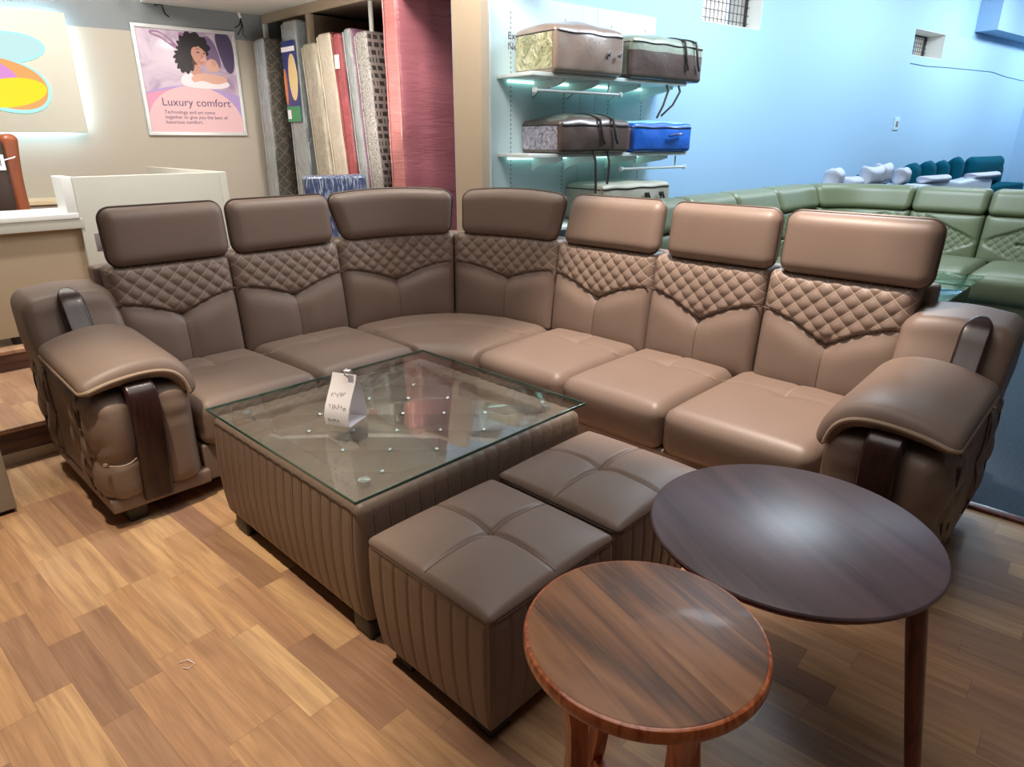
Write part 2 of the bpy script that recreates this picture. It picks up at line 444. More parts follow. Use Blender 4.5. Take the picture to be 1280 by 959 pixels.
# right blue wall with two high window openings
W1=(2.57,3.56,2.59,3.05); W2=(7.20,8.20,2.60,2.93); T=.42
g=G()
wallbox(RBW,-.30,W1[0]-.1,0,4.2,-.06,0,g)
for (u0,u1,z0,z1) in [(W1[0]-.1,W1[0],0,4.2),(W1[0],W1[1],0,W1[2]),(W1[0],W1[1],W1[3],4.2),(W1[1],W2[0],0,4.2),(W2[0],W2[1],0,W2[2]),(W2[0],W2[1],W2[3],4.2),(W2[1],15,0,4.2)]:
    wallbox(RBW,u0,u1,z0,z1,-T,0,g)
struct('wall_right', g, 'blue', label='long pale blue wall')
for i,(u0,u1,z0,z1) in enumerate((W1,W2)):
    r=tag(thing('window_%d'%(i+1), None, None, RBW+WD*u0-WN*.0+Vector((0,0,z0)), WA),None,None); r['kind']='structure'
    w=u1-u0; h=z1-z0
    f=G()
    for lo,hi in [((0,.0,-.0),(w,T-.02,.006)),((0,0,h-.006),(w,T-.02,h)),((0,0,0),(.006,T-.02,h)),((w-.006,0,0),(w,T-.02,h))]:
        RB(lo,hi,.001,g=f)
    struct('reveal', f, 'white', r)
    rec=(.16,.24)[i]; b=G(); y=rec
    for k in range(1,15): RB((w*k/15-.003,y,0),(w*k/15+.003,y+.006,h),.001,g=b)
    for k in range(1,6): RB((0,y-.006,h*k/6-.003),(w,y,h*k/6+.003),.001,g=b)
    struct('grille', b, 'steel', r)
    f=G(); ya,yb=rec+.012,rec+.04
    for lo,hi in [((.006,ya,.006),(.03,yb,h-.006)),((w-.03,ya,.006),(w-.006,yb,h-.006)),((.006,ya,.006),(w-.006,yb,.025)),((.006,ya,h-.025),(w-.006,yb,h-.006))]: RB(lo,hi,.002,g=f)
    struct('window_frame', f, 'steel', r)
# walls behind the camera and at the far ends close the room
struct('wall_front', RB((-4.1,-4.1,0),(16.1,-4.0,3.7),.002), 'beige', label='wall behind the viewer')
struct('wall_left', RB((-4.1,-4.0,0),(-4.0,9.1,3.7),.002), 'beige', label='far left wall out of view')
struct('wall_far_right', RB((16.0,-4.0,0),(16.1,9.1,3.7),.002), 'blue', label='far right wall out of view')
# ceilings
g=prism([(-4.1,-4.1),(16.1,-4.1),(16.1,2.56),(4.85,4.16),(4.85,7.05),(-4.1,8.2)],3.6,3.75); struct('ceiling', g, 'ceiling', label='high ceiling')
g=prism([(2.55,8.2),(2.55,6.2),(3.0,5.4),(4.1,3.75),(4.75,4.2),(4.75,8.2)],2.655,2.75); struct('ceiling_drop', g, 'ceiling', label='lowered white ceiling panel over the mattress rack')
g=G(); wallbox(RBW,9.2,15,3.05,3.6,.002,.30,g); struct('beam', g, 'beam', label='blue grey ceiling beam at the far right')
tag(bpy.data.objects['beam'],None,None,None,'structure')
M['crack_blue']=plain('crack_blue_grey',(104,142,176),.6)
# hairline crack in the blue wall, drawn as a thin tube, and a small switch plate
pts=[]
for u,z in [(7.22,2.498),(7.7,2.49),(8.35,2.512),(9.2,2.53),(10.24,2.55),(10.9,2.51),(11.8,2.49)]:
    p=RBW+WD*u+WN*.006; pts.append((p.x,p.y,z))
tag(add('wall_crack', tube(pts,.0045,6), 'crack_blue'), 'thin blue grey crack running along the blue wall below the far small window','crack')
p=RBW+WD*7.05; r=thing('switch_plate','small pale switch box on the blue wall above the white plush pillows','switch',(p.x,p.y,1.63),WA)
add('plate', RB((0,-.012,0),(.16,0,.17),.004), 'panel', r); add('toggle', RB((.05,-.02,.05),(.11,-.012,.12),.003), 'greyband', r)

# ------------------------------------------------------------------ brown sectional sofa
sofa=thing('sectional_sofa','large brown leather L-shaped sofa with quilted backrests, headrests and dark wood arm trim','sofa',(2.0,2.6,0))
def make_path(A, cx, cy, ax, ay, end, n=2.7, y0=None):
    P=[Vector((lerp(A[0],cx,i/40),cy+ay)) for i in range(40)]
    for i in range(121):
        th=pi/2*(1-i/120); P.append(Vector((cx+ax*max(cos(th),0)**(2/n), cy+ay*max(sin(th),0)**(2/n))))
    P+= [Vector((cx+ax,lerp(cy,end,i/60))) for i in range(1,61)]
    Q=[P[0]]
    for p in P[1:]:
        if (p-Q[-1]).length>1e-4: Q.append(p)
    S=[0]
    for a,b in zip(Q,Q[1:]): S.append(S[-1]+(b-a).length)
    return Q,S
class Path:
    def __init__(s,*a,**k): s.P,s.S=make_path(*a,**k)
    def at(s,q):
        S,P=s.S,s.P
        if q<=0: i,t=0,q/(S[1]-S[0])
        elif q>=S[-1]: i=len(S)-2; t=(q-S[i])/(S[i+1]-S[i])
        else:
            lo,hi=0,len(S)-1
            while hi-lo>1:
                m=(lo+hi)//2
                if S[m]<=q: lo=m
                else: hi=m
            i=lo; t=(q-S[i])/(S[i+1]-S[i])
        return P[i].lerp(P[i+1],t)
    def fr(s,q):
        p=s.at(q); c=max(.051,min(s.S[-1]-.051,q)); d=(s.at(c+.05)-s.at(c-.05)).normalized()
        return p, Vector((-d.y,d.x)), d
    def sy(s,y):                      # arclength on the last straight leg
        return s.S[-1]-(y-s.P[-1].y)
pa=Path((.90,3.40),2.14,2.54,.81,.86,.64)
sC0=2.13-.90; sC2=pa.sy(2.53); sC1=(sC0+sC2)/2
SEG=[(0,.58),(.58,sC0),(sC0,sC1),(sC1,sC2),(sC2,pa.sy(1.87)),(pa.sy(1.87),pa.sy(1.26)),(pa.sy(1.26),pa.S[-1])]

def backrest(path, s0, s1, z0, z1, th, lean, parent, mats, vlo=.44, vhi=.69, quilt='V', pu=.078, pv=.072, n=(84,4,70), seammat='seamdark', seams=True):
    hx=(s1-s0)/2-.003; hy=th/2; hz=(z1-z0)/2; sc=(s0+s1)/2
    V,F=rbox((hx,hy,hz),.035,n,3)
    def vline(xn): return vlo+(vhi-vlo)*(1-(1-min(1,abs(xn)))**1.7)
    def disp(x,z):
        xn=x/hx; v=(z+hz)/(2*hz); ed=max(0,(1-abs(xn)**6))*max(0,(1-abs(2*v-1)**6))
        vl=vline(xn); dz=(v-vl)*2*hz; q=0; d=.012*ed
        if quilt=='V':
            if v>vl:
                q=1; a=x/pu+z/pv; b=x/pu-z/pv
                d+=(.010*(abs(sin(pi*a))*abs(sin(pi*b)))**.6)*min(1,ed*1.5)+.006*ed
            else:
                d+=.028*ed*(1-exp(-(dz/.06)**2))*(1-.55*exp(-(x/.05)**2))
            d-=.010*exp(-(dz/.007)**2)*ed
            d-=.020*exp(-(x/.035)**2-(dz/.03)**2)
            if v<vl: d-=.004*exp(-(x/.006)**2)
        else:
            in1 = abs(v-.45)*1.0 < .55-.62*(1-min(1,max(0,(xn*quilt+1)/2+.15)))
            if in1:
                q=1; a=x/pu+z/pv; b=x/pu-z/pv; d+=.009*(abs(sin(pi*a))*abs(sin(pi*b)))**.55*min(1,ed*1.5)
                if xn*quilt>-.1: d-=.03*exp(-((v-.45)*2*hz/.012)**2)
            else: d+=.022*ed
        return d,q
    def mp(x,y,z,off):
        p,nr,_=path.fr(sc+x); w=(y+hy)-off+lean*(z+hz)/(2*hz)
        return (p.x+nr.x*w, p.y+nr.y*w, (z0+z1)/2+z)
    out=[];uv=[];qq=[]
    for x,y,z in V:
        wgt=max(0,min(1,(-y/hy+.3)/.9)); d,q=disp(x,z)
        out.append(mp(x,y,z,d*wgt)); uv.append((x,z)); qq.append(float(q) if y<0 else 0.)
    g=G().add(out,F,0,uv,qq)
    o=add('backrest', g, mats, parent, world=True, sharp=None)
    if seams and quilt=='V':
        pts=[]
        for i in range(61):
            xn=-.985+1.97*i/60; x=xn*hx; z=-hz+vline(xn)*2*hz; d,_=disp(x,z); pts.append(mp(x,-hy,z,d+.0035))
        gg=tube(pts,.0035,6)
        pts=[]
        for i in range(20):
            z=-hz+(.06+(vline(0)-.07)*i/19)*2*hz; d,_=disp(0,z); pts.append(mp(0,-hy,z,d+.001))
        tube(pts,.0016,6,gg); add('seam', gg, seammat, o, world=True)
    return o
def headrest(path, s0, s1, z0, z1, th, parent, mats, skl=0, skr=0, lean=.03, w0=.035, rc=.055, pipe=True, bow=0):
    hx=(s1-s0)/2; hz=(z1-z0)/2; hy=th/2; sc=(s0+s1)/2
    V,F=rbox((hx,hz,hy),rc,(26,14,2),5)        # local: x, z, thickness
    def mp(x,z,y):
        v=(z+hz)/(2*hz); f=x/hx; xx=x+ (skr if f>0 else skl)*abs(f)*v
        p,nr,_=path.fr(sc+xx); w=w0+(y+hy)+lean*v
        return (p.x+nr.x*w, p.y+nr.y*w, (z0+z1)/2+z+bow*(1-f*f)*v)
    out=[]
    for x,z,y in V:
        e=max(0,1-(abs(x)/hx)**4)*max(0,1-(abs(z)/hz)**4)
        yy=y-.014*e**.6 if y<0 else y+.01*e
        out.append(mp(x,z,yy))
    o=add('headrest', G().add(out,F), mats, parent, world=True, sharp=None)
    if pipe:
        pts=[]; rr=rc+.002; 
        for (cx,cz,a0) in ((hx-rc,hz-rc,0),(-hx+rc,hz-rc,90),(-hx+rc,-hz+rc,180),(hx-rc,-hz+rc,270)):
            m=8
            for i in range(m+1):
                a=radians(a0+90*i/m); pts.append((cx+rr*cos(a),cz+rr*sin(a)))
            # straight run to the next corner
            nx={0:(-hx+rc,hz+.002),90:(-hx-.002,-hz+rc),180:(hx-rc,-hz-.002),270:(hx+.002,hz-rc)}[a0]
            lx=pts[-1]
            for i in range(1,10): pts.append((lerp(lx[0],nx[0],i/10),lerp(lx[1],nx[1],i/10)))
        add('piping', tube([mp(x,z,.004) for x,z in pts],.0062,6,closed=True), 'piping', o, world=True)
    for f in (-.45,.45):
        a=mp(f*hx,-hz+.02,.01); add('post', tube([(a[0],a[1],z0-.06),(a[0],a[1],z0+.03)],.008,8), 'darkfoot', o, world=True)
    return o
for i,(a,b) in enumerate(SEG):
    backrest(pa,a,b,.40,.945 if i not in (2,3) else .95,.15,.06,sofa,'leather_quilt',vlo=(.52,.52,.50,.53,.49,.47,.46)[i],vhi=.68)
HR=[(.02,.585,0,0),(.61,1.20,0,0),(sC0+.045,sC1-.02,-.075,.015),(sC1+.055,sC2-.02,.0,.05),(sC2+.045,pa.sy(1.86),.03,.0),(pa.sy(1.80),pa.sy(1.245),0,0),(pa.sy(1.215),pa.S[-1]+.035,0,0)]
for i,(a,b,l,r) in enumerate(HR):
    headrest(pa,a,b,.940,1.207 if i not in(2,3) else 1.20,.085,sofa,'leather',l,r,.03 if i!=4 else .05, bow=.02 if i in (2,3) else 0)
# back frame follows the path behind the cushions
def strip_on_path(path,s0,s1,w0,w1,z0,z1,lean,n=120,r=.02):
    hx=(s1-s0)/2; hy=(w1-w0)/2; hz=(z1-z0)/2
    V,F=rbox((hx,hy,hz),r,(n,1,6),2); out=[]
    for x,y,z in V:
        p,nr,_=path.fr((s0+s1)/2+x); v=(z+hz)/(2*hz); w=(w0+w1)/2+y+lean*v
        out.append((p.x+nr.x*w,p.y+nr.y*w,(z0+z1)/2+z))
    return G().add(out,F)
add('back_frame', strip_on_path(pa,-.02,pa.S[-1]+.03,.135,.245,.10,.935,.06), 'leather', sofa, world=True, sharp=None)
# seat cushions, mapped between a front line and a back line
def seat(F0,F1,B0,B1,z0,z1,parent,mats,front=None,back=None,tuft=True,n=(40,44,5),tt=.66,puff=.02,seam='seam'):
    F0,F1,B0,B1=[Vector(p) for p in (F0,F1,B0,B1)]
    fw=max((F1-F0).length,.2); bw=(B1-B0).length; d=((B0+B1)/2-(F0+F1)/2).length
    hx=(fw+bw)/4; hy=d/2; hz=(z1-z0)/2
    V,Fc=rbox((hx,hy,hz),.055,n,4)
    def top(x,y):
        a=(x/hx+1)/2; b=(y/hy+1)/2
        e=max(0,1-abs(x/hx)**5)*max(0,1-abs(2*b-1)**5); dz=puff*e
        if tuft:
            dx=abs(x); dyl=(b-tt)*2*hy
            dz-=.008*exp(-(dyl/.010)**2)*e
            if b>tt: dz-=.008*exp(-(dx/.010)**2)*e
            dz-=.014*exp(-(dx/.045)**2-(dyl/.04)**2)
        return dz
    def mp(x,y,z):
        a=(x/hx+1)/2; b=(y/hy+1)/2
        f=front(a) if front else F0.lerp(F1,a); k=back(a) if back else B0.lerp(B1,a)
        p=f.lerp(k,b); return (p.x,p.y,(z0+z1)/2+z)
    out=[]
    for x,y,z in V:
        dz=top(x,y)*max(0,z/hz) if z>0 else 0
        # the front face swells a little
        yy=y
        if y<-hy+.056: yy=y-.012*(1-min(1,abs(z/hz))**2)*max(0,1-(abs(x)/hx)**4)
        p=mp(x,yy,z+dz); out.append(p)
    o=add('seat_cushion', G().add(out,Fc), mats, parent, world=True, sharp=None)
    if tuft and seam:
        yt=-hy+tt*2*hy; pts=[mp(-hx*.97+1.94*hx*i/40,yt,hz+top(-hx*.97+1.94*hx*i/40,yt)) for i in range(41)]
        gg=tube(pts,.0018,6); pts=[mp(0,lerp(yt,hy*.96,i/16),hz+top(0,lerp(yt,hy*.96,i/16))) for i in range(17)]
        tube(pts,.0018,6,gg); add('seam', gg, seam, o, world=True)
    return o
YF=2.755; XF=2.275; G_=.003
seat((.955,YF),(1.535-G_,YF),(.955,3.47),(1.49,3.47),.235,.445,sofa,'leather')
seat((1.535+G_,YF),(2.13-G_,YF),(1.49+G_,3.47),(2.13-G_,3.47),.235,.445,sofa,'leather')
def cback(a):
    p,nr,_=pa.fr(lerp(sC0+.01,sC2-.01,a)); return p+nr*.06
def cfront(a):
    return Vector((lerp(2.135,2.285,a),lerp(2.775,2.475,a)))+Vector((.894,.447))*(.03*sin(pi*a))
seat((2.135,2.77),(2.285,2.475),(2.13,3.46),(3.0,2.53),.225,.438,sofa,'leather',cfront,cback,True,(44,40,5),.62,.012)
ys=[2.465,1.885,1.33,.70]
for a,b in zip(ys,ys[1:]):
    seat((XF,a-G_),(XF,b+G_),(3.03,a-G_+(.03 if a>2.4 else 0)),(3.03,b+G_),.235,.445,sofa,'leather')
g=RB((.95,2.79,.075),(2.2,3.5,.245),.012); RB((2.31,.70,.075),(3.05,2.55,.245),.012,g=g)
prism([(2.15,2.80),(2.32,2.50),(3.0,2.5),(3.0,2.9),(2.6,3.5),(2.15,3.5)],.075,.24,g=g)
add('base', g, 'leather', sofa, world=True)
def foot(x,y,nm='foot'):
    g=RB((x-.045,y-.045,0),(x+.045,y+.045,.085),.008,fn=lambda a,b,c:(x+(a-x)*(.8+.2*c/.085),y+(b-y)*(.8+.2*c/.085),c))
    add(nm,g,'darkfoot',sofa,world=True)
for x,y in [(.66,2.845),(.66,3.55),(1.55,2.9),(2.25,2.85),(2.42,1.35),(2.40,.42),(3.06,.42),(3.1,1.9),(2.2,3.5)]: foot(x,y)

def arm(T, r0=.11, dz=0.0):
    """T maps (s across from the outer side, t from the front, z) to the world."""
    # main body with tufted outer side and swelling front lobes
    V,F=rbox((.19,.45,.235),.06,(34,90,40),4); out=[]
    for x,y,z in V:
        s=x+.19; t=y+.48; zz=z+.345
        zr=(zz-.11)/.47
        w=max(0,min(1,(.05-s)/.05)) if s<.05 else 0
        ed=max(0,1-abs(2*zr-1)**6)
        if w>0:
            if .34<t<.62: b=.007*abs(sin(pi*t/.045))
            else:
                a=t/.17+zz/.22; c=t/.17-zz/.22
                b=.026*(abs(sin(pi*a))*abs(sin(pi*c)))**.5
            s-=w*ed*b
        wf=max(0,min(1,(.11-t)/.08))
        if wf>0:
            if s<.135:
                k=max(0,1-((s-.055)/.085)**2); cz=.30
                lobe=.045*k**.6*(1-.5*exp(-((zz-cz)/.02)**2)); lobe*=ed**.5
                lobe*=.75+.35*sin(pi*min(1,max(0,(zz-.3)/.28))) if zz>.3 else .8
            elif s>.225:
                k=max(0,1-((s-.295)/.078)**2); lobe=.04*k**.6*ed**.5*(1+.06*sin(zz*70)*sst(.35,.45,zz))
            else: lobe=0
            t-=lobe*wf
        out.append(T(s,t,zz))
    a=add('arm', G().add(out,F), 'leather', sofa, world=True, sharp=None)
    # plinth below the arm
    add('arm_base', RB((.0,.025,.075),(.40,.93,.14),.012,(1,1,1),2,fn=T), 'leather', a, world=True)
    # inner infill beside the seat
    # rear upright
    V,F=rbox((.185,.17,.225),.06,(16,14,20),4); out=[]
    for x,y,z in V:
        s=x+.185; t=y+.80; zz=z+.655; f=sst(.60,.88,zz)
        zz-=.015*f; t+=.07*f*(1-(y+.17)/.34); zz+=.02*sin(pi*(s)/.37)*f - .03*f*(1-(y+.17)/.34)
        if s<.06: s-=.015*sst(.5,.7,zz)
        out.append(T(s-.006,t,zz))
    add('arm_upright', G().add(out,F), 'leather', a, world=True, sharp=None)
    # padded armrest that droops over the front and inner side
    V,F=rbox((.245,.29,.040),.038,(44,36,3),5); out=[]
    CL=[(-.025,.612),(.04,.634),(.11,.648),(.19,.655),(.26,.650),(.31,.632),(.345,.597),(.362,.550),(.366,.515)]
    for _ in range(3):
        Q_=[CL[0]]
        for q,w in zip(CL,CL[1:]): Q_+=[(lerp(q[0],w[0],.25),lerp(q[1],w[1],.25)),(lerp(q[0],w[0],.75),lerp(q[1],w[1],.75))]
        CL=Q_+[CL[-1]]
    LL=[0]
    for q,w in zip(CL,CL[1:]): LL.append(LL[-1]+sqrt((w[0]-q[0])**2+(w[1]-q[1])**2))
    def cl(k):
        d=max(0,min(1,k))*LL[-1]
        for i in range(len(CL)-1):
            if d<=LL[i+1]+1e-9:
                f=(d-LL[i])/(LL[i+1]-LL[i]); return lerp(CL[i][0],CL[i+1][0],f),lerp(CL[i][1],CL[i+1][1],f)
        return CL[-1]
    def pad(x,y,z):
        k=(x+.245)/.49; t=y+.29-.005; a0=cl(k-.06); a1=cl(k+.06); c0=cl(k)
        dx,dz=a1[0]-a0[0],a1[1]-a0[1]; L=sqrt(dx*dx+dz*dz); nx,nz=-dz/L,dx/L
        zt=z*(.85+.35*sin(pi*min(1,max(0,k))))
        tt=max(0,(.12-t)/.12)
        return c0[0]+nx*zt, t, c0[1]+nz*zt+.035*(t/.58)-(.018*tt*tt if z>0 else 0)
    for x,y,z in V: out.append(T(*pad(x,y,z)))
    p=add('arm_pad', G().add(out,F), 'leather', a, world=True, sharp=None)
    pts=[pad(-.2455,lerp(.27,-.26,i/24),-.008) for i in range(25)]+[pad(-.2455+.026*i/4,-.265-.024*i/4,-.008) for i in range(1,5)]+[pad(lerp(-.215,.235,i/60),-.2905,-.008) for i in range(61)]
    add('piping', tube([T(*q) for q in pts],.0085,8), 'seam', p, world=True)
    # dark wood trim, front and rear
    def ribbon(name, path, s0, s1, th, taper=0):
        n=len(path); hz=1
        V,F=rbox(((s1-s0)/2,th/2,.5),.0135,(4,1,40),3); out=[]
        P=[Vector(q) for q in path]; L=[0]
        for q,w in zip(P,P[1:]): L.append(L[-1]+(w-q).length)
        def at(u):
            d=max(0,min(1,u))*L[-1]
            for i in range(n-1):
                if d<=L[i+1]+1e-9: k=(d-L[i])/(L[i+1]-L[i]); return P[i].lerp(P[i+1],k)
            return P[-1]
        for x,y,z in V:
            u=z+.5; q=at(u); dd=(at(u+.02)-at(u-.02)).normalized(); nn=Vector((-dd.y,dd.x))
            rd=1
            if taper and u>1-taper: rd=sqrt(max(.0,1-((u-1+taper)/taper)**2))*.97+.03
            out.append(T((s0+s1)/2+x*rd, q.x+nn.x*y, q.y+nn.y*y))
        return add(name, G().add(out,F), 'lacquer', a, world=True, sharp=None)
    def smooth(P,k=4):
        for _ in range(k):
            Q=[P[0]]
            for a_,b_ in zip(P,P[1:]): Q+= [(lerp(a_[0],b_[0],.25),lerp(a_[1],b_[1],.25)),(lerp(a_[0],b_[0],.75),lerp(a_[1],b_[1],.75))]
            P=Q+[P[-1]]
        return P
    ribbon('wood_trim', smooth([(.16,.585),(.05,.605),(-.02,.585),(-.035,.47),(-.02,.33),(.0,.2),(.02,.10)],3), .118, .232, .035)
    ribbon('wood_trim', smooth([(.46,.585),(.56,.65),(.625,.745),(.675,.832),(.74,.865)],3), r0, r0+.10, .04, .22)
    for s_,t_,z_ in [(-.016,.62,.575),(-.012,.16,.42),(.004,.0,.31),(-.012,.70,.33)]:
        add('button', lathe([(.0,-.009),(.007,-.006),(.01,0),(.007,.006),(.0,.009)],10,T(s_,t_,z_)), 'leather', a, world=True)
    for t0,t1,am in ((.62,.70,.035),(.62,.60,-.035),(.16,.12,.03),(.16,.20,-.03),(.80,.86,.03)):
        pts=[]
        for i in range(25):
            k=i/24; pts.append(T(-.006-.012*abs(sin(2*pi*k)), lerp(t0,t1,k)+am*sin(2*pi*k), lerp(.565,.13,k)))
        add('cord', tube(pts,.0032,6), 'piping', a, world=True)
    pts=[T(.012+.10*i/10, -.012-.03*sin(pi*min(1,(.012+.1*i/10)/.12)), .31-.006*sin(pi*i/10)) for i in range(11)]
    add('cord', tube(pts,.003,6), 'seam', a, world=True)
    return a
arm(lambda s,t,z:(.565+s,2.745+t,z))
arm(lambda s,t,z:(2.24+t,.305+s,z), .05)
# paper tag hanging on the left headrest
r=thing('price_label','small white paper label hanging beside the leftmost headrest of the brown sofa','label',(.945,3.63,1.0))
add('paper', RB((-.02,0,0),(.02,.003,.085),.0005), 'paper', r); add('string', tube([(0,0.001,.085),(0.012,-.03,.12),(.02,-.06,.15)],.0012,5), 'paper', r)

# ------------------------------------------------------------------ glass-topped coffee table
ct=thing('coffee_table','brown pleated leather coffee table with a tufted top under clear glass','table',(1.42,1.99,0))
X0,X1,Y0,Y1=.905,1.945,1.495,2.495
def ctbody(x,y,z):
    return x,y,z
hx,hy,hz=(X1-X0)/2,(Y1-Y0)/2,.215
def crease(q,P,w): return exp(-(((q/P+.5)%1-.5)*P/w)**2)
V,F=rbox((hx,hy,hz),.03,(190,190,10),3); out=[]
for x,y,z in V:
    dx,dy=0,0; v=(z+hz)/(2*hz); bul=.016*(1-(2*v-1)**2)-.006*(1-v)**2
    ex=max(0,min(1,(abs(x)-hx+.03)/.03)); ey=max(0,min(1,(abs(y)-hy+.03)/.03)); pz=max(0,1-abs(2*v-1)**8)
    P=.0585
    x2=x+(1 if x>0 else -1)*ex*(bul-.0055*crease(y,P,.0055)*pz+.001*pz)
    y2=y+(1 if y>0 else -1)*ey*(bul-.0055*crease(x,P,.0055)*pz+.001*pz)
    z2=z
    if z>hz-.031:
        m=max(abs(x)/1.04,abs(y)); rec=sst(hy-.085,hy-.12,m); z2=z-.035*rec+.0035*(1-rec)*abs(sin(pi*(x if abs(y)/hy>abs(x)/hx else y)/P))
        if rec>0:
            wx,wy=x+1.425,y+1.995
            a=((wx-1.13)+(wy-1.695))/.236; b=((wx-1.13)-(wy-1.695))/.236
            z2+=rec*(.016*(abs(sin(pi*a))*abs(sin(pi*b)))**.5-.006)
    out.append((x2+1.425,y2+1.995,z2+.275))
ctb=add('body', G().add(out,F), 'leather', ct, world=True, sharp=None)
g=G()
def ctside(side,q,v):
    bul=.016*(1-(2*v-1)**2)-.006*(1-v)**2; r_=.001
    z=.06+.43*v
    return {'L':(X0-bul+r_,1.995+q,z),'F':(1.425+q,Y0-bul+r_,z)}[side]
for k in range(-8,9):
    q=k*.0585
    for sd,lim in (('L',hy-.03),('F',hx-.03)):
        if abs(q)<lim: tube([ctside(sd,q,.05+.88*i/12) for i in range(13)],.0016,5,g)
add('pleat_seam', g, 'seam', ctb, world=True)
g=RB((.89,1.483,.512),(1.96,2.503,.524),.002)
add('glass_top', g, 'glass', ct, world=True)
g=G()
for lo,hi in [((.8895,1.4825,.513),(.8925,2.5035,.523)),((1.9575,1.4825,.513),(1.9605,2.5035,.523)),((.8895,1.4825,.513),(1.9605,1.4855,.523)),((.8895,2.5005,.513),(1.9605,2.5035,.523))]: RB(lo,hi,.0008,g=g)
add('glass_edge', g, 'glassedge', ct, world=True)
bl=lathe([(0,-.004),(.009,-.002),(.0115,.003),(.008,.008),(.003,.010),(0,.0102)],10)
btn=None
for i in range(7):
    for j in range(7):
        if (i+j)%2==0:
            x=1.13+.119*i; y=1.695+.118*j
            if x>1.86 : continue
            if btn is None: btn=add('crystal_button', bl, 'crystal', ct); o=btn
            else: o=btn.copy(); COL.objects.link(o); o.parent=ct
            o.location=(x-1.42,y-1.99,.452)
for x,y in [(1.0,1.60),(1.86,1.60),(1.0,2.39),(1.86,2.39)]:
    add('glass_spacer', lathe([(0,.448),(.02,.449),(.02,.5105),(0,.511)],16,(x,y,0)), 'crystal', ct, world=True)
for x,y in [(.965,1.55),(1.885,1.55),(.965,2.40),(1.885,2.40)]:
    add('foot', RB((x-.05,y-.05,0),(x+.05,y+.05,.075),.01), 'darkfoot', ct, world=True)
# folded price card on the glass
pt=thing('price_card','folded white paper price tent with handwriting, standing on the glass coffee table','card',(1.205,2.01,.5245),radians(205))
pt.scale=(1.05,1.0,1.3)
def sheet(P,w,th=.0012,n=1):
    g=G(); V=[];F=[]
    for x,z in P:
        for y in (-w/2,w/2): V.append((x,y,z))
    V2=[(x+th*.6,y,z+th) for x,y,z in V]; k=len(P)
    A=V+V2; o=len(V)
    for i in range(k-1):
        F.append((2*i,2*i+1,2*i+3,2*i+2)); F.append((o+2*i,o+2*i+2,o+2*i+3,o+2*i+1))
        F.append((2*i,2*i+2,o+2*i+2,o+2*i)); F.append((2*i+1,o+2*i+1,o+2*i+3,2*i+3))
    F.append((0,o,o+1,1)); F.append((2*k-2,2*k-1,o+2*k-1,o+2*k-2)); g.add(A,F); return g
P=[(-.055,.0),(-.057,.03),(-.05,.065),(-.035,.10),(-.012,.135)]
Q=[(-.055,0),(.055,.0),(.062,.028),(.05,.055),(.026,.085),(.0,.115),(-.012,.137)]
add('card', sheet(Q,.10).join(sheet(P,.10)), 'paper', pt)
g=G()
random.seed(3)
for row,(zz,n) in enumerate([(.085,5),(.055,6),(.02,4)]):
    for k in range(n):
        y=-.035+.012*k+random.uniform(-.002,.002)
        x0=.03 if row==0 else (.053 if row==1 else .061)
        def XS(z): 
            for (a,b),(c,d) in zip(Q[1:],Q[2:]):
                if b<=z<=d: return lerp(a,c,(z-b)/(d-b))
            return .03
        pts=[]
        for m in range(5):
            z=zz+random.uniform(-.007,.007); pts.append((XS(z)+.0022,y+m*.0022+random.uniform(-.001,.001),z))
        tube(pts,.0008,4,g)
add('handwriting', g, 'ink', pt)
add('clip', RB((-.026,-.02,.09),(-.012,.02,.118),.002), 'black', pt)
g=tube([(-.01,.0,.135),(0,.012,.15),(.005,.02,.158)],.002,6); RB((-.004,.012,.150),(.012,.035,.154),.001,g=g)
add('string', g, 'paper', pt)

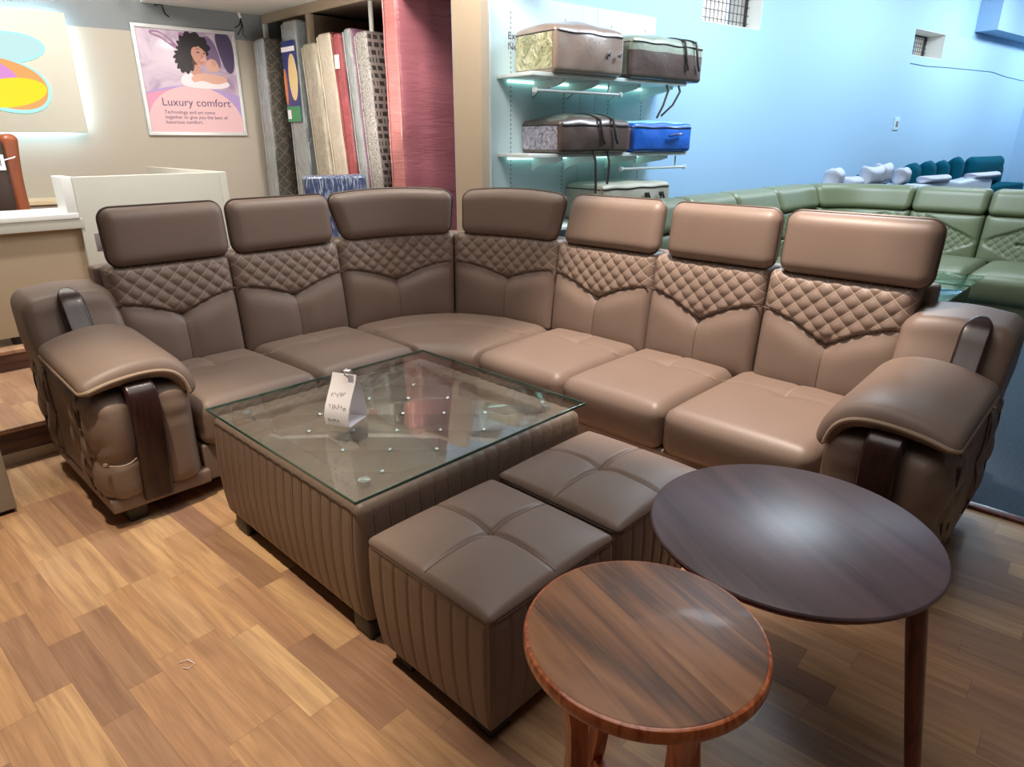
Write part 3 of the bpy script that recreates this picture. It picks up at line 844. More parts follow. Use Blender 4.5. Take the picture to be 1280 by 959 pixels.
# ------------------------------------------------------------------ two matching ottomans
def ottoman(loc, label):
    r=thing('ottoman', label, 'ottoman', loc, 0, 'brown pleated ottomans'); h=.252; hz=.19
    V,F=rbox((h,h,hz),.02,(120,120,20),4); out=[]
    def topz(x,y):
        e=max(0,1-abs(x/h)**4)*max(0,1-abs(y/h)**4)
        z=.030*e
        for d in (x,y): z-=.010*exp(-(d/.009)**2)*e
        z-=.016*exp(-(x*x+y*y)/.0016); 
        return z
    for x,y,z in V:
        v=(z+hz)/(2*hz); ex=max(0,min(1,(abs(x)-h+.03)/.03)); ey=max(0,min(1,(abs(y)-h+.03)/.03))
        pz=sst(0,.05,v)*(1-sst(.90,.935,v)); bul=.006*(1-(2*v-1)**2)-.02*(1-v)**3; P=.06
        top=.004*exp(-((v-.945)/.012)**2)
        x2=x+(1 if x>0 else -1)*ex*(bul-.005*crease(y,P,.0055)*pz-top*1.2); y2=y+(1 if y>0 else -1)*ey*(bul-.005*crease(x,P,.0055)*pz-top*1.2)
        z2=z
        if v>.93: z2=z+topz(x,y)*sst(.93,1,v)
        out.append((x2,y2,z2+.06+hz))
    b=add('body', G().add(out,F), 'leather', r, sharp=None)
    g=G()
    for ax in (0,1):
        pts=[]
        for i in range(41):
            t=-.24+.48*i/40; p=(t,0) if ax==0 else (0,t); z=.06+2*hz+topz(*p); 
            pts.append((p[0],p[1],z-.0))
        tube(pts,.0017,5,g)
    # welt seam around the upper edge
    z=.06+2*hz*.945; q=h-.002; pts=[]
    for cx,cy,a0 in ((q-.03,q-.03,0),(-q+.03,q-.03,90),(-q+.03,-q+.03,180),(q-.03,-q+.03,270)):
        for i in range(7): a=radians(a0+15*i); pts.append((cx+.03*cos(a),cy+.03*sin(a),z))
    tube(pts,.003,6,g,closed=True)
    add('seam', g, 'seamdark', b)
    g=G()
    for k in range(-4,5):
        for v0 in (0,1):
            pts=[]
            for i in range(13):
                v=.05+.86*i/12; bl_=.006*(1-(2*v-1)**2)-.02*(1-v)**3; e_=-(h+bl_)+.0055
                pts.append((k*.06,e_,.06+2*hz*v) if v0 else (e_,k*.06,.06+2*hz*v))
            if abs(k*.06)<h-.02: tube(pts,.0015,5,g)
    add('pleat_seam', g, 'seam', b)
    lathe_g=lathe([(0,-.004),(.01,-.001),(.01,.002),(0,.004)],12,(0,0,.06+2*hz+topz(0,0)))
    add('button', lathe_g, 'leather', r)
    for sx in (-1,1):
        for sy in (-1,1):
            x,y=sx*.17,sy*.17
            add('foot', RB((x-.04,y-.04,0),(x+.04,y+.04,.07),.008), 'darkfoot', r)
    return r
ottoman((1.128,1.170,0),'brown leather ottoman with pleated sides, in front between coffee table and small round table')
ottoman((1.662,1.178,0),'brown leather ottoman with pleated sides, half behind the large dark round table')

# ------------------------------------------------------------------ round side tables
t1=thing('side_table','small round side table with a glossy striped natural wood top and orange wood legs','table',(.884,.511,0),radians(-17))
R=.2245; DZ=.0795
g=lathe([(0,.616),(R-.014,.616),(R-.004,.620),(R,.628),(R,.640),(R-.003,.647),(R-.008,.6495)],96); add('edge', g, 'acacia_edge', t1)
g=lathe([(0,.64),(R-.0085,.64),(R-.0085,.6498),(R-.011,.651),(0,.6515)],96); add('tabletop', g, 'acacia', t1)
def curvedleg(a):
    g=G(); V=[];F=[]; N=14
    for i in range(N+1):
        k=i/N; z=lerp(.0,.618,k); rr=.150+.060*(1-k)**2-.030*sin(pi*k); w=.0125+.008*sst(.72,1,k)+.004*(1-k)**2; d=.018+.014*sst(.8,1,k)
        for sx,sy in ((-1,-1),(1,-1),(1,1),(-1,1)): V.append((rr+sx*d,sy*w,z))
    for i in range(N):
        for j in range(4): F.append((i*4+j,i*4+(j+1)%4,i*4+4+(j+1)%4,i*4+4+j))
    F.append((0,1,2,3)); F.append(tuple(N*4+j for j in range(4)))
    ca,sa=cos(a),sin(a); g.add([(x*ca-y*sa,x*sa+y*ca,z) for x,y,z in V],F); return g
for k in range(4): add('leg', curvedleg(radians(262+90*k)), 'acacia_edge', t1)
g=G()
for k in range(2):
    a=radians(262+90*k); c_,s_=cos(a),sin(a)
    RB((-.16,-.012,.16+.025*k),(.16,.012,.185+.025*k),.003,fn=lambda x,y,z:(x*c_-y*s_,x*s_+y*c_,z),g=g)
add('cross_brace', g, 'acacia_edge', t1)
t2=thing('side_table','large round side table with a dark stained wood top and slim red wood legs','table',(1.47,.477,0),radians(-30))
R=.333
add('tabletop', lathe([(0,.604),(R-.03,.604),(R-.006,.609),(R,.615),(R-.002,.6195),(R-.005,.621),(0,.621)],120), 'walnut', t2)
add('edge', lathe([(0,.590),(R-.045,.590),(R-.012,.597),(R-.004,.606),(R-.004,.610),(0,.610)],120), 'redwood', t2)
cam_dir=0
def rleg(a):
    g=G(); pts=[]; rad=[]
    for i in range(9):
        k=i/8; rr=lerp(.385,.285,k); pts.append((rr*cos(a),rr*sin(a),.595*k)); rad.append(lerp(.015,.023,k))
    return tube(pts,rad,14)
for az in (-64,74,202): add('leg', rleg(radians(az)), 'redwood', t2)
g=G()
for az in (-64,74,202):
    a=radians(az); RB((.0,-.018,.562),(.285,.018,.592),.003,fn=lambda x,y,z:(x*cos(a)-y*sin(a),x*sin(a)+y*cos(a),z),g=g)
add('apron', g, 'redwood', t2)

# ------------------------------------------------------------------ reception desk and things by it
dk=thing('reception_desk','white and tan reception desk with a raised cream front panel on the platform','desk',(1.1,4.85,.32))
add('front_panel', RB((1.175,4.85,.325),(2.085,4.90,1.288),.003), 'cream', dk, world=True)
add('front_panel_cap', RB((1.118,4.845,1.06),(1.175,5.05,1.292),.003), 'whitetop', dk, world=True)
add('side_panel', RB((2.085,4.85,.325),(2.135,6.25,1.29),.003), 'cream', dk, world=True)
add('desk_top', RB((-1.2,4.84,1.045),(1.175,5.10,1.077),.003), 'whitetop', dk, world=True)
add('work_surface', RB((-1.2,5.10,1.035),(2.085,5.52,1.062),.003), 'whitetop', dk, world=True)
add('apron', RB((-1.2,4.845,.985),(1.19,4.89,1.045),.002), 'cream', dk, world=True)
add('modesty_panel', RB((-1.2,4.88,.37),(1.18,4.91,.985),.002), 'tan', dk, world=True)
for x in (-.6,.72): add('foot', lathe([(0,.32),(.03,.32),(.035,.37),(0,.37)],14,(x,4.93,0)), 'darkfoot', dk, world=True)
# ledge by the back wall
P=LB+WD*-3.0
r=thing('wall_ledge','low cream ledge cabinet against the beige wall behind the desk','cabinet',(P.x,P.y,.32),WA)
add('body', RB((0,-.30,0),(1.12,-.002,.66),.004), 'greycab', r); add('ledge_top', RB((-.01,-.32,.66),(1.13,-.002,.70),.004), 'bamboo', r)
# office chair
oc=thing('office_chair','chestnut brown leather office chair with a paper tag, behind the reception desk','chair',(.88,5.95,.32),radians(18))
def shell(u,v):   # back shell: u across -1..1, v up 0..1
    return Vector((.27*u*(1-.12*v**4), -.04*v+.10*(u*u)-.10*v*v*0, .52+.70*v-.05*u*u*v*v))
def thickgrid(fn,nu,nv,th,v0=0,v1=1,u0=-1,u1=1):
    V=[];F=[]; 
    for sd in (0,1):
        for i in range(nu+1):
            for j in range(nv+1):
                u=lerp(u0,u1,i/nu); v=lerp(v0,v1,j/nv); p=fn(u,v); V.append((p.x,p.y+sd*th,p.z))
    o=(nu+1)*(nv+1); ix=lambda i,j,s:s*o+i*(nv+1)+j
    for i in range(nu):
        for j in range(nv):
            F.append((ix(i,j,0),ix(i+1,j,0),ix(i+1,j+1,0),ix(i,j+1,0))); F.append((ix(i,j,1),ix(i,j+1,1),ix(i+1,j+1,1),ix(i+1,j,1)))
    for i in range(nu):
        F.append((ix(i,0,0),ix(i,0,1),ix(i+1,0,1),ix(i+1,0,0))); F.append((ix(i,nv,0),ix(i+1,nv,0),ix(i+1,nv,1),ix(i,nv,1)))
    for j in range(nv):
        F.append((ix(0,j,0),ix(0,j+1,0),ix(0,j+1,1),ix(0,j,1))); F.append((ix(nu,j,0),ix(nu,j,1),ix(nu,j+1,1),ix(nu,j+1,0)))
    return G().add(V,F)
def bandleather(x0,x1):
    V,F=rbox(((x1-x0)/2,.10,.40),.05,(4,6,16),4); out=[]
    for x,y,z in V:
        v=(z+.4)/.8; out.append((x+(x0+x1)/2+.03*(1-v)**2, y-.05*v+.10*sin(pi*v)*.5, .42+.80*v))
    return G().add(out,F)
add('back_side', bandleather(.15,.27), 'chairleather', oc, sharp=None)
add('back_side', bandleather(-.27,-.15), 'chairleather', oc, sharp=None)
V,F=rbox((.16,.055,.38),.05,(8,4,16),4)
add('backrest', G().add([(x,y-.06-.04*((z+.38)/.76),z+.80+.02*sin(6*z)) for x,y,z in V],F), 'chairdark', oc, sharp=None)
V,F=rbox((.27,.26,.06),.05,(8,8,2),4)
add('seat', G().add([(x,y-.24,z+.44) for x,y,z in V],F), 'chairdark', oc, sharp=None)
add('gas_lift', lathe([(0,.08),(.03,.08),(.03,.38),(0,.38)],14,(0,-.22,0)), 'chrome', oc)
g=G()
for k in range(5):
    a=2*pi*k/5; tube([(0,-.22,.10),(.28*cos(a),-.22+.28*sin(a),.065)],[.028,.02],8,g); lathe([(0,0),(.022,.003),(.026,.027),(.022,.05),(0,.055)],10,(.28*cos(a),-.22+.28*sin(a),0),g)
add('star_base', g, 'darkfoot', oc)
tg=add('tag', RB((-.06,-.155,.985),(.12,-.150,1.085),.001), 'paper', oc)
g=tube([(.12,-.152,1.05),(.20,-.13,1.065),(.285,-.04,1.09)],.004,6); add('string', g, 'paper', tg)
g=G()
for k in range(3): tube([(.055+.018*k,-.158,1.01),(.058+.018*k,-.158,1.06)],.003,4,g)
for k in range(3): tube([(-.04+.025*k,-.158,1.02+.01*(k%2)),(-.03+.025*k,-.158,1.045)],.002,4,g)
add('handwriting', g, 'ink', tg)
# cabinet corner by the step, far left
r=thing('low_cabinet','plain grey beige cabinet corner at the left edge before the step','cabinet',(-.30,3.5,0))
add('body', RB((-.95,3.25,.02),(.32,3.76,.70),.004), 'greycab', r, world=True); add('plinth', RB((-.93,3.27,0),(.305,3.74,.02),.001), 'dark', r, world=True)
add('cabinet_top', RB((-.96,3.24,.70),(.32,3.77,.725),.004), 'cream', r, world=True)

# ------------------------------------------------------------------ backlit sign board and poster on the beige wall
cu=LB+WD*-2.6
sg=thing('sign_board','large cream backlit sign board with a glowing multicoloured blob emblem','sign',(cu.x,cu.y,0),WA)
def ux(u): return u+2.6
add('board', RB((ux(-3.9),-.115,1.561),(ux(-1.692),-.075,2.495),.003), 'cream', sg)
M['ledhalo']=emis('cool_white_led',(190,232,250),42)
g=G()
RB((ux(-1.76),-.070,1.62),(ux(-1.735),-.055,2.44),.002,g=g); RB((ux(-3.8),-.070,1.60),(ux(-1.76),-.055,1.62),.002,g=g); RB((ux(-3.8),-.070,2.44),(ux(-1.76),-.055,2.46),.002,g=g)
add('led_strip', g, 'ledhalo', sg)
for u in (-3.4,-2.2): add('mounting_bracket', RB((ux(u)-.02,-.075,1.9),(ux(u)+.02,0,2.1),.002), 'steel', sg)
M['e_halo']=emis('cyan_halo_glow',(176,246,240),1.15); M['e_cyan']=emis('lit_pale_cyan',(206,244,244),.95); M['e_pink']=emis('lit_pink',(236,160,226),.95)
M['e_or']=emis('lit_orange',(252,184,116),.95); M['e_yel']=emis('lit_yellow',(252,236,62),1.0)
def ell(cx,cz,rx,rz,rot=0,n=48,k=2.0):
    P=[]
    for i in range(n):
        a=2*pi*i/n; x=rx*math.copysign(abs(cos(a))**(2/k),cos(a)); z=rz*math.copysign(abs(sin(a))**(2/k),sin(a))
        P.append((cx+x*cos(rot)-z*sin(rot),cz+x*sin(rot)+z*cos(rot)))
    return P
em=bpy.data.objects.new('emblem',None); COL.objects.link(em); em.parent=sg
def logo(nm,P,y0,y1,m): return add(nm, prism([(ux(a),b) for a,b in P],y0,y1,'y'), m, em)
logo('halo_plate', ell(-2.165,2.205,.285,.118,radians(4)), -.123,-.1155,'e_halo')  # larger emissive plates draw the cyan glow around the lit shapes
logo('halo_plate', ell(-2.22,1.925,.318,.205,radians(-12),k=2.3), -.124,-.1155,'e_halo')
logo('cyan_shape', ell(-2.165,2.205,.268,.102,radians(4)), -.130,-.1235,'e_cyan')
logo('orange_shape', ell(-2.22,1.935,.30,.185,radians(-14),k=2.3), -.131,-.1245,'e_or')
logo('pink_shape', ell(-2.40,2.085,.30,.085,radians(-22)), -.134,-.1315,'e_pink')
logo('yellow_shape', ell(-2.19,1.865,.262,.108,radians(10)), -.135,-.1315,'e_yel')

cu=LB+WD*-1.19
ps=thing('poster','framed pastel advertising poster of a smiling dark haired woman lying on bedding','poster',(cu.x,cu.y,1.54),WA)
pw,ph=.905,.945
M['alu']=plain('silver_frame',(206,208,210),.35,.3)
g=G()
for lo,hi in [((0,-.03,0),(pw,-.002,.032)),((0,-.03,ph-.032),(pw,-.002,ph)),((0,-.03,.03),(.032,-.002,ph-.03)),((pw-.032,-.03,.03),(pw,-.002,ph-.03))]: RB(lo,hi,.004,g=g)
add('frame', g, 'alu', ps)
def posterbg():
    s=NT('poster_print'); v=s.coord(); sep=s.n('ShaderNodeSeparateXYZ',i_0=v)
    n=s.noise(v,4,3,.5,dist=1.5)
    top=s.ramp(n,[(.3,lin((150,126,158))),(.5,lin((190,172,192))),(.7,lin((205,192,204)))])
    s.pbsdf(top,.35,0,.5,.2); return s.m
M['print_bed']=posterbg()
add('print', RB((.03,-.016,.03),(pw-.03,-.008,ph-.03),.0005), 'print_bed', ps)
for nm,c in dict(p_pink=(206,140,168),p_lav=(166,142,196),p_salmon=(216,176,182),p_hair=(26,20,26),p_skin=(190,140,124),p_skin2=(206,160,144),p_lip=(170,84,88),p_text=(84,66,100),p_shadow=(110,92,128),p_white=(224,214,222),p_brow=(70,48,46),p_orn=(150,110,150),p_dark=(70,58,92)).items(): M[nm]=plain('print_'+nm[2:],c,.4)
pic=bpy.data.objects.new('picture',None); COL.objects.link(pic); pic.parent=ps
def cut(P):     # clip to the print area
    return [(max(.032,min(pw-.032,a)),max(.032,min(ph-.032,b))) for a,b in P]
def pp(nm,P,l,m): return add(nm, prism(cut(P),-.0162-.0003*l,-.0158,'y'), m, pic, sharp=20)
def curve(P,k=3):
    for _ in range(k):
        Q=[]
        for a,b in zip(P,P[1:]+P[:1]): Q+=[(lerp(a[0],b[0],.25),lerp(a[1],b[1],.25)),(lerp(a[0],b[0],.75),lerp(a[1],b[1],.75))]
        P=Q
    return P
arcp=[(.032,.032)]+[(.032,.37)]+[(lerp(.032,.873,i/16), .37+.075*sin(pi*(i/16)**.9)) for i in range(17)]+[(.873,.32),(.873,.032)]
pp('arc_band', arcp,1,'p_lav')
pp('arc_band', [(.032,.032),(.032,.36)]+[(lerp(.032,.5,i/10),.36+.075*sin(pi/2*i/10)) for i in range(11)]+[(.6,.40),(.7,.3),(.7,.032)],2,'p_pink')
pp('arc_band', ell(.45,.10,.43,.345),3,'p_salmon')
pp('fold', curve([(.70,.95),(.873,.92),(.873,.60),(.80,.55),(.74,.7)]),1,'p_dark')
pp('fold', curve([(.60,.90),(.70,.86),(.76,.62),(.66,.60),(.58,.75)]),2,'p_shadow')
pp('fold', curve([(.14,.90),(.24,.90),(.36,.80),(.40,.74),(.34,.76),(.24,.84),(.15,.86)]),2,'p_orn')
pp('fold', curve([(.16,.885),(.24,.885),(.34,.80),(.30,.80),(.23,.86),(.17,.87)]),3,'print_bed')
pp('fold', curve([(.38,.90),(.46,.90),(.45,.80),(.41,.79)]),3,'p_orn')
pp('sleeve', curve([(.34,.48),(.40,.56),(.52,.55),(.74,.52),(.82,.46),(.70,.42),(.40,.43)]),4,'p_white')
def curl(P,amp,fq,seed):
    rnd=random.Random(seed); n=len(P); cx=sum(a for a,b in P)/n; cz=sum(b for a,b in P)/n; out=[]
    for i,(a,b) in enumerate(P):
        d=sqrt((a-cx)**2+(b-cz)**2)+1e-6; k=amp*(abs(sin(pi*fq*i/n))-.4)+rnd.uniform(-.003,.003); out.append((a+(a-cx)/d*k,b+(b-cz)/d*k))
    return out
pp('hair', curl(curve([(.40,.855),(.46,.905),(.56,.90),(.635,.84),(.655,.76),(.60,.70),(.55,.70),(.50,.62),(.455,.565),(.40,.555),(.35,.59),(.345,.64),(.325,.68),(.345,.73),(.37,.76),(.375,.81)],3),.026,17,4),5,'p_hair')
pp('face', curve([(.478,.735),(.50,.785),(.555,.80),(.605,.765),(.618,.70),(.60,.645),(.565,.617),(.52,.64),(.488,.69)],2),6,'p_skin')
pp('neck', curve([(.485,.70),(.52,.66),(.55,.60),(.54,.545),(.455,.53),(.475,.61)],2),5,'p_skin')
pp('hair', curl(curve([(.455,.73),(.472,.765),(.51,.782),(.56,.79),(.60,.752),(.632,.73),(.64,.80),(.57,.86),(.48,.84)],3),.012,13,9),7,'p_hair')
pp('cheek', curve([(.575,.70),(.60,.705),(.605,.67),(.58,.655),(.56,.675)],2),7,'p_skin2')
pp('hand', curve([(.60,.66),(.66,.70),(.71,.66),(.72,.59),(.66,.57),(.60,.59)],2),8,'p_skin2')
pp('arm', curve([(.44,.52),(.54,.565),(.66,.555),(.78,.535),(.78,.49),(.66,.46),(.55,.50),(.47,.47)],2),7,'p_skin2')
g=G()
for a,b in ((.66,.70),(.675,.695),(.69,.69)): prism(cut([(a-.006,b-.07),(a+.003,b-.07),(a+.008,b-.01),(a,b-.008)]),-.0192,-.0158,'y',g)
add('fingers', g, 'p_skin', pic)
pp('eye', curve([(.520,.738),(.545,.748),(.562,.738),(.545,.732)],2),9,'p_brow'); pp('eye', curve([(.582,.732),(.596,.742),(.61,.732),(.596,.726)],2),9,'p_brow')
pp('brow', curve([(.515,.762),(.545,.776),(.568,.764),(.545,.768)],2),9,'p_brow'); pp('brow', curve([(.584,.76),(.60,.768),(.612,.756),(.60,.76)],2),9,'p_brow')
pp('nose', curve([(.568,.73),(.578,.70),(.590,.695),(.582,.69),(.566,.695)],2),9,'p_lip')
pp('mouth', curve([(.535,.672),(.562,.664),(.590,.674),(.568,.645),(.548,.65)],2),9,'p_lip'); pp('teeth', curve([(.543,.668),(.562,.662),(.582,.669),(.562,.655)],2),10,'p_white')
text('Luxury comfort', .098, (.155,-.0185,.265), 'p_text', ps)
text('Technology and art come\ntogether to give you the best of\nluxurious comfort.', .044, (.165,-.0185,.195), 'p_text', ps)
# wiring above the poster
P=LB+WD*-1.11+WN*.35
r=thing('spotlight','small black spotlight at the ceiling above the poster','lamp',(P.x,P.y,2.66),WA)
add('can', lathe([(0,0),(.045,0),(.05,.01),(.05,.11),(.03,.13),(0,.13)],20), 'black', r)
add('stem', tube([(0,0,.13),(0,0,.94)],.008,8), 'black', r)
P=LB+WD*-.93+WN*.01; Z=lambda u,z:(LB+WD*u+WN*.012).to_tuple()[:2]+(z,)
tag(add('loose_wire', tube([Z(-1.02,2.68),Z(-.98,2.70),Z(-.95,2.64),Z(-.90,2.66),Z(-.88,2.58),Z(-.85,2.56)],.006,6), 'black'), 'short black loose wire on the grey wall above the poster','wire')
r=thing('conduit','white wall conduit with loose black wire ends, right above the poster corner','pipe',Z(-.2,2.6))
add('pipe', tube([Z(-.27,3.0),Z(-.25,2.76),Z(-.205,2.61)],.014,10), 'white', r, world=True)
g=tube([Z(-.205,2.61),Z(-.20,2.54),Z(-.23,2.49),Z(-.25,2.46)],.004,6); tube([Z(-.205,2.61),Z(-.19,2.53),Z(-.20,2.47),Z(-.17,2.44)],.004,6,g); tube([Z(-.205,2.6),Z(-.22,2.55),Z(-.27,2.52)],.004,6,g)
add('wire_ends', g, 'black', r, world=True)

# ------------------------------------------------------------------ mattress rack
rk=thing('mattress_rack','tall beige laminate rack with fascia and end pillar holding upright mattresses','rack',(4.0,5.4,0))
add('end_pillar', RB((3.61,3.78,0),(3.685,4.085,2.70),.004), 'rackwood', rk, world=True)
add('fascia', RB((3.60,4.085,2.575),(3.63,6.90,2.655),.003), 'rackwood', rk, world=True)
add('divider', RB((3.60,6.03,.32),(3.66,6.075,2.575),.003), 'rackwood', rk, world=True)
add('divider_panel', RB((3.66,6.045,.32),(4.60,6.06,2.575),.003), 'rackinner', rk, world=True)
add('post', RB((3.60,6.855,.32),(3.64,6.895,2.575),.003), 'whitetop', rk, world=True)
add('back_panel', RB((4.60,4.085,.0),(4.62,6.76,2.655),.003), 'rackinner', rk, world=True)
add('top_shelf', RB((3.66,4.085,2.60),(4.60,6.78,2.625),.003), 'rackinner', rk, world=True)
add('plinth', RB((3.40,4.085,.0),(4.60,6.77,.42),.004), 'rackwood', rk, world=True)
add('rod', tube([(3.75,5.27,2.36),(3.75,5.27,2.60)],.02,10), 'whitetop', rk, world=True)
def mattress(name,label,x0,yl,yh,ztop,mats,slope=0.0,z0=.422,depth=.95,extra=None,cr=.035):
    """yl..yh at z = 1.8; leaning by slope (y per metre of height)."""
    r=thing(name,label,'mattress',(x0+depth/2,(yl+yh)/2+slope*(z0-1.8),z0),0,'mattresses in the rack')
    V,F=rbox((depth/2,(yh-yl)/2,(ztop-z0)/2),cr,(18,4,30),4)
    C=((x0+depth/2),(yl+yh)/2,(z0+ztop)/2); out=[]; 
    rnd=random.Random(int(x0*1e4+yl*1e3)); ph=[rnd.uniform(0,6) for _ in range(4)]
    def mp(x,y,z):
        wob=.006*sin(9*z+ph[0])+.005*sin(17*z+ph[1]+5*x)+.004*sin(23*x+ph[2])
        return (C[0]+x+.5*wob, C[1]+y+wob+slope*(C[2]+z-1.8), C[2]+z)
    out=[mp(*p) for p in V]; g=G(); mi=[]
    g.add(out,F); 
    for k,f in enumerate(F):
        cxn=sum(V[i][0] for i in f)/4
        g.mi[k]=1 if cxn<-depth/2+cr*.45 and len(mats)>1 else 0
    b=add('cover', g, mats, r, world=True, sharp=None)
    gg=G()
    for sy in (-1,1):
        yy=sy*((yh-yl)/2-.004)
        pts=[mp(-depth/2+.004,yy,lerp(-(ztop-z0)/2+.03,(ztop-z0)/2-.03,i/30)) for i in range(31)]
        tube(pts,.007,6,gg)
    add('piping', gg, mats[-1], r, world=True)
    if extra: extra(r,mp)
    return r
mattress('mattress','tall glossy pink satin mattress standing next to the rack end pillar',3.58,4.70,4.875,2.60,['pink','pinkside'])
mattress('mattress','mattress with dark key pattern sides and grey swirl border',3.59,5.09,5.265,2.355,['key','swirl'],.09)
mattress('mattress','slim mauve mattress squeezed against the dark key pattern one',3.56,5.275,5.385,2.39,['purple','film'],.09)
def lab(r,mp):
    g=RB((3.50,5.42,2.14),(3.508,5.49,2.20),.001); add('label', g, 'paper', r, world=True)
mattress('mattress','slim red floral mattress with a small white label',3.53,5.395,5.51,2.36,['maroon','redfab'],.09,extra=lambda r,mp: add('label', RB((3.517,5.455,2.08),(3.524,5.52,2.19),.001), 'paper', r, world=True))
mattress('mattress','maroon mattress with a cream border in loose plastic',3.52,5.52,5.735,2.38,['maroon','creamside'],.09)
mattress('mattress','cream floral mattress leaning beside the rack divider',3.48,5.745,5.955,2.31,['creamfab','creamfab'],.075)
M['lab_blue']=plain('label_blue',(30,44,112),.3,coat=.6); M['lab_or']=plain('label_orange',(206,120,60),.3,coat=.6); M['lab_cream']=plain('label_cream',(222,196,140),.3,coat=.6); M['lab_green']=plain('label_green',(30,140,84),.3,coat=.6)
def bigl(r,mp):
    l=add('printed_label', RB((3.484,6.118,1.66),(3.492,6.36,2.36),.002), 'lab_blue', r, world=True)
    def D(nm,P,m,k=1): add(nm, prism(P,3.4835-.002*k,3.486,'x'), m, l, world=True)
    D('green_band',[(6.118,1.665),(6.36,1.665),(6.36,1.80),(6.118,1.80)],'lab_green'); D('white_band',[(6.12,2.27),(6.358,2.27),(6.358,2.31),(6.12,2.31)],'paper')
    D('picture',ell(6.19,2.05,.075,.20),'lab_cream'); D('picture',ell(6.335,1.97,.024,.16),'lab_or'); D('white_band',[(6.29,1.69),(6.35,1.69),(6.35,1.77),(6.29,1.77)],'paper',2)
mattress('mattress','grey mattress in crinkled plastic with a blue and orange printed label',3.505,6.10,6.355,2.53,['filmdark','film'],0,extra=bigl)
mattress('mattress','dark diamond patterned mattress in plastic beside the beige wall',3.40,6.55,6.725,2.41,['diamond','film'],-.03)

# wrapped chair behind the sofa corner
wc=thing('wrapped_chair','blue chair back wrapped in stretch film behind the sofa corner','chair',(2.66,4.25,.19),radians(-4))
V,F=rbox((.245,.035,.29),.03,(14,2,14),4)
def wcb(x,y,z): return (x*(1-.05*(z>0)*z), y+.03*(z/.29)-.05*(1-(x/.245)**2)*0+.03*(x/.245)**2, z+.79)
add('backrest', G().add([wcb(*p) for p in V],F), 'bluewrap', wc, sharp=None)
V,F=rbox((.23,.22,.04),.03,(6,6,1),3); add('seat', G().add([(x,y+.22,z+.45) for x,y,z in V],F), 'bluewrap', wc, sharp=None)
for sx in (-.2,.2):
    for sy in (.03,.40): add('leg', tube([(sx,sy,0),(sx*.95,sy,.42)],.017,8), 'darkfoot', wc)
add('wrap_band', tube([(-.25,.0,.86),(-.2,-.055,.862),(0,-.055,.866),(.2,-.05,.862),(.25,.0,.86)],.004,6), 'film', wc)

# ------------------------------------------------------------------ shelf unit with bedding bags, in the blue wall's frame
def wfr(u,n,z): p=RBW+WD*u+WN*n; return (p.x,p.y,z)
su=thing('display_shelf','white slotted wall panel with lit shelves, brackets and hanging rails','shelf',wfr(0,0,0),WA)
g=G()
for a,b in ((-.02,.95),(.953,1.13),(1.133,1.88)): RB((a,-.028,.15),(b,-.002,2.55),.002,g=g)
add('back_panel', g, 'panel', su)
g=G()
for u in (.19,.76,1.30,1.74):
    for k in range(60): RB((u-.004,-.030,.35+.035*k),(u+.004,-.0275,.368+.035*k),.0003,g=g)
o=add('slot_rail', g, 'greyband', su)
add('side_trim', RB((-.035,-.05,.12),(-.02,-.002,2.58),.002), 'whitetop', su)
SH=[(1.950,.05,1.84),(1.370,.05,1.92),(.80,.05,1.9)]
for z,a,b in SH:
    s_=add('shelf', RB((a,-.46,z),(b,-.03,z+.028),.003), 'shelfwhite', su)
    for u in (.42,.80,1.30,1.72):
        if u<b-.05: add('bracket', prism([(-.03,z-.002),(-.40,z-.002),(-.40,z-.025),(-.34,z-.045),(-.12,z-.075),(-.03,z-.12)],u-.012,u+.012,'x'), 'shelfwhite', s_)
M['ledshelf']=emis('shelf_led',(190,255,240),2.2)
for z,a,b in SH[:2]:
    add('led_strip', RB((a+.1,-.055,z-.022),(b-.05,-.035,z-.004),.002), 'ledshelf', su)
def rail(u0,u1,z):
    g=tube([(u0,-.40,z),(u1,-.40,z)],.011,10)
    for u in (u0,u1): lathe([(0,-.022),(.016,-.018),(.022,0),(.016,.018),(0,.022)],12,(u,-.40,z),g)
    for u in (u0+.16,u1-.14): RB((u-.008,-.405,z),(u+.008,-.395,z+.10),.002,g=g)
    add('hanging_rail', g, 'shelfwhite', su)
rail(.13,1.06,1.855); rail(1.12,1.98,1.262)
text('Exc\nNow', .075, (.16,-.0295,2.24), 'p_text', su)
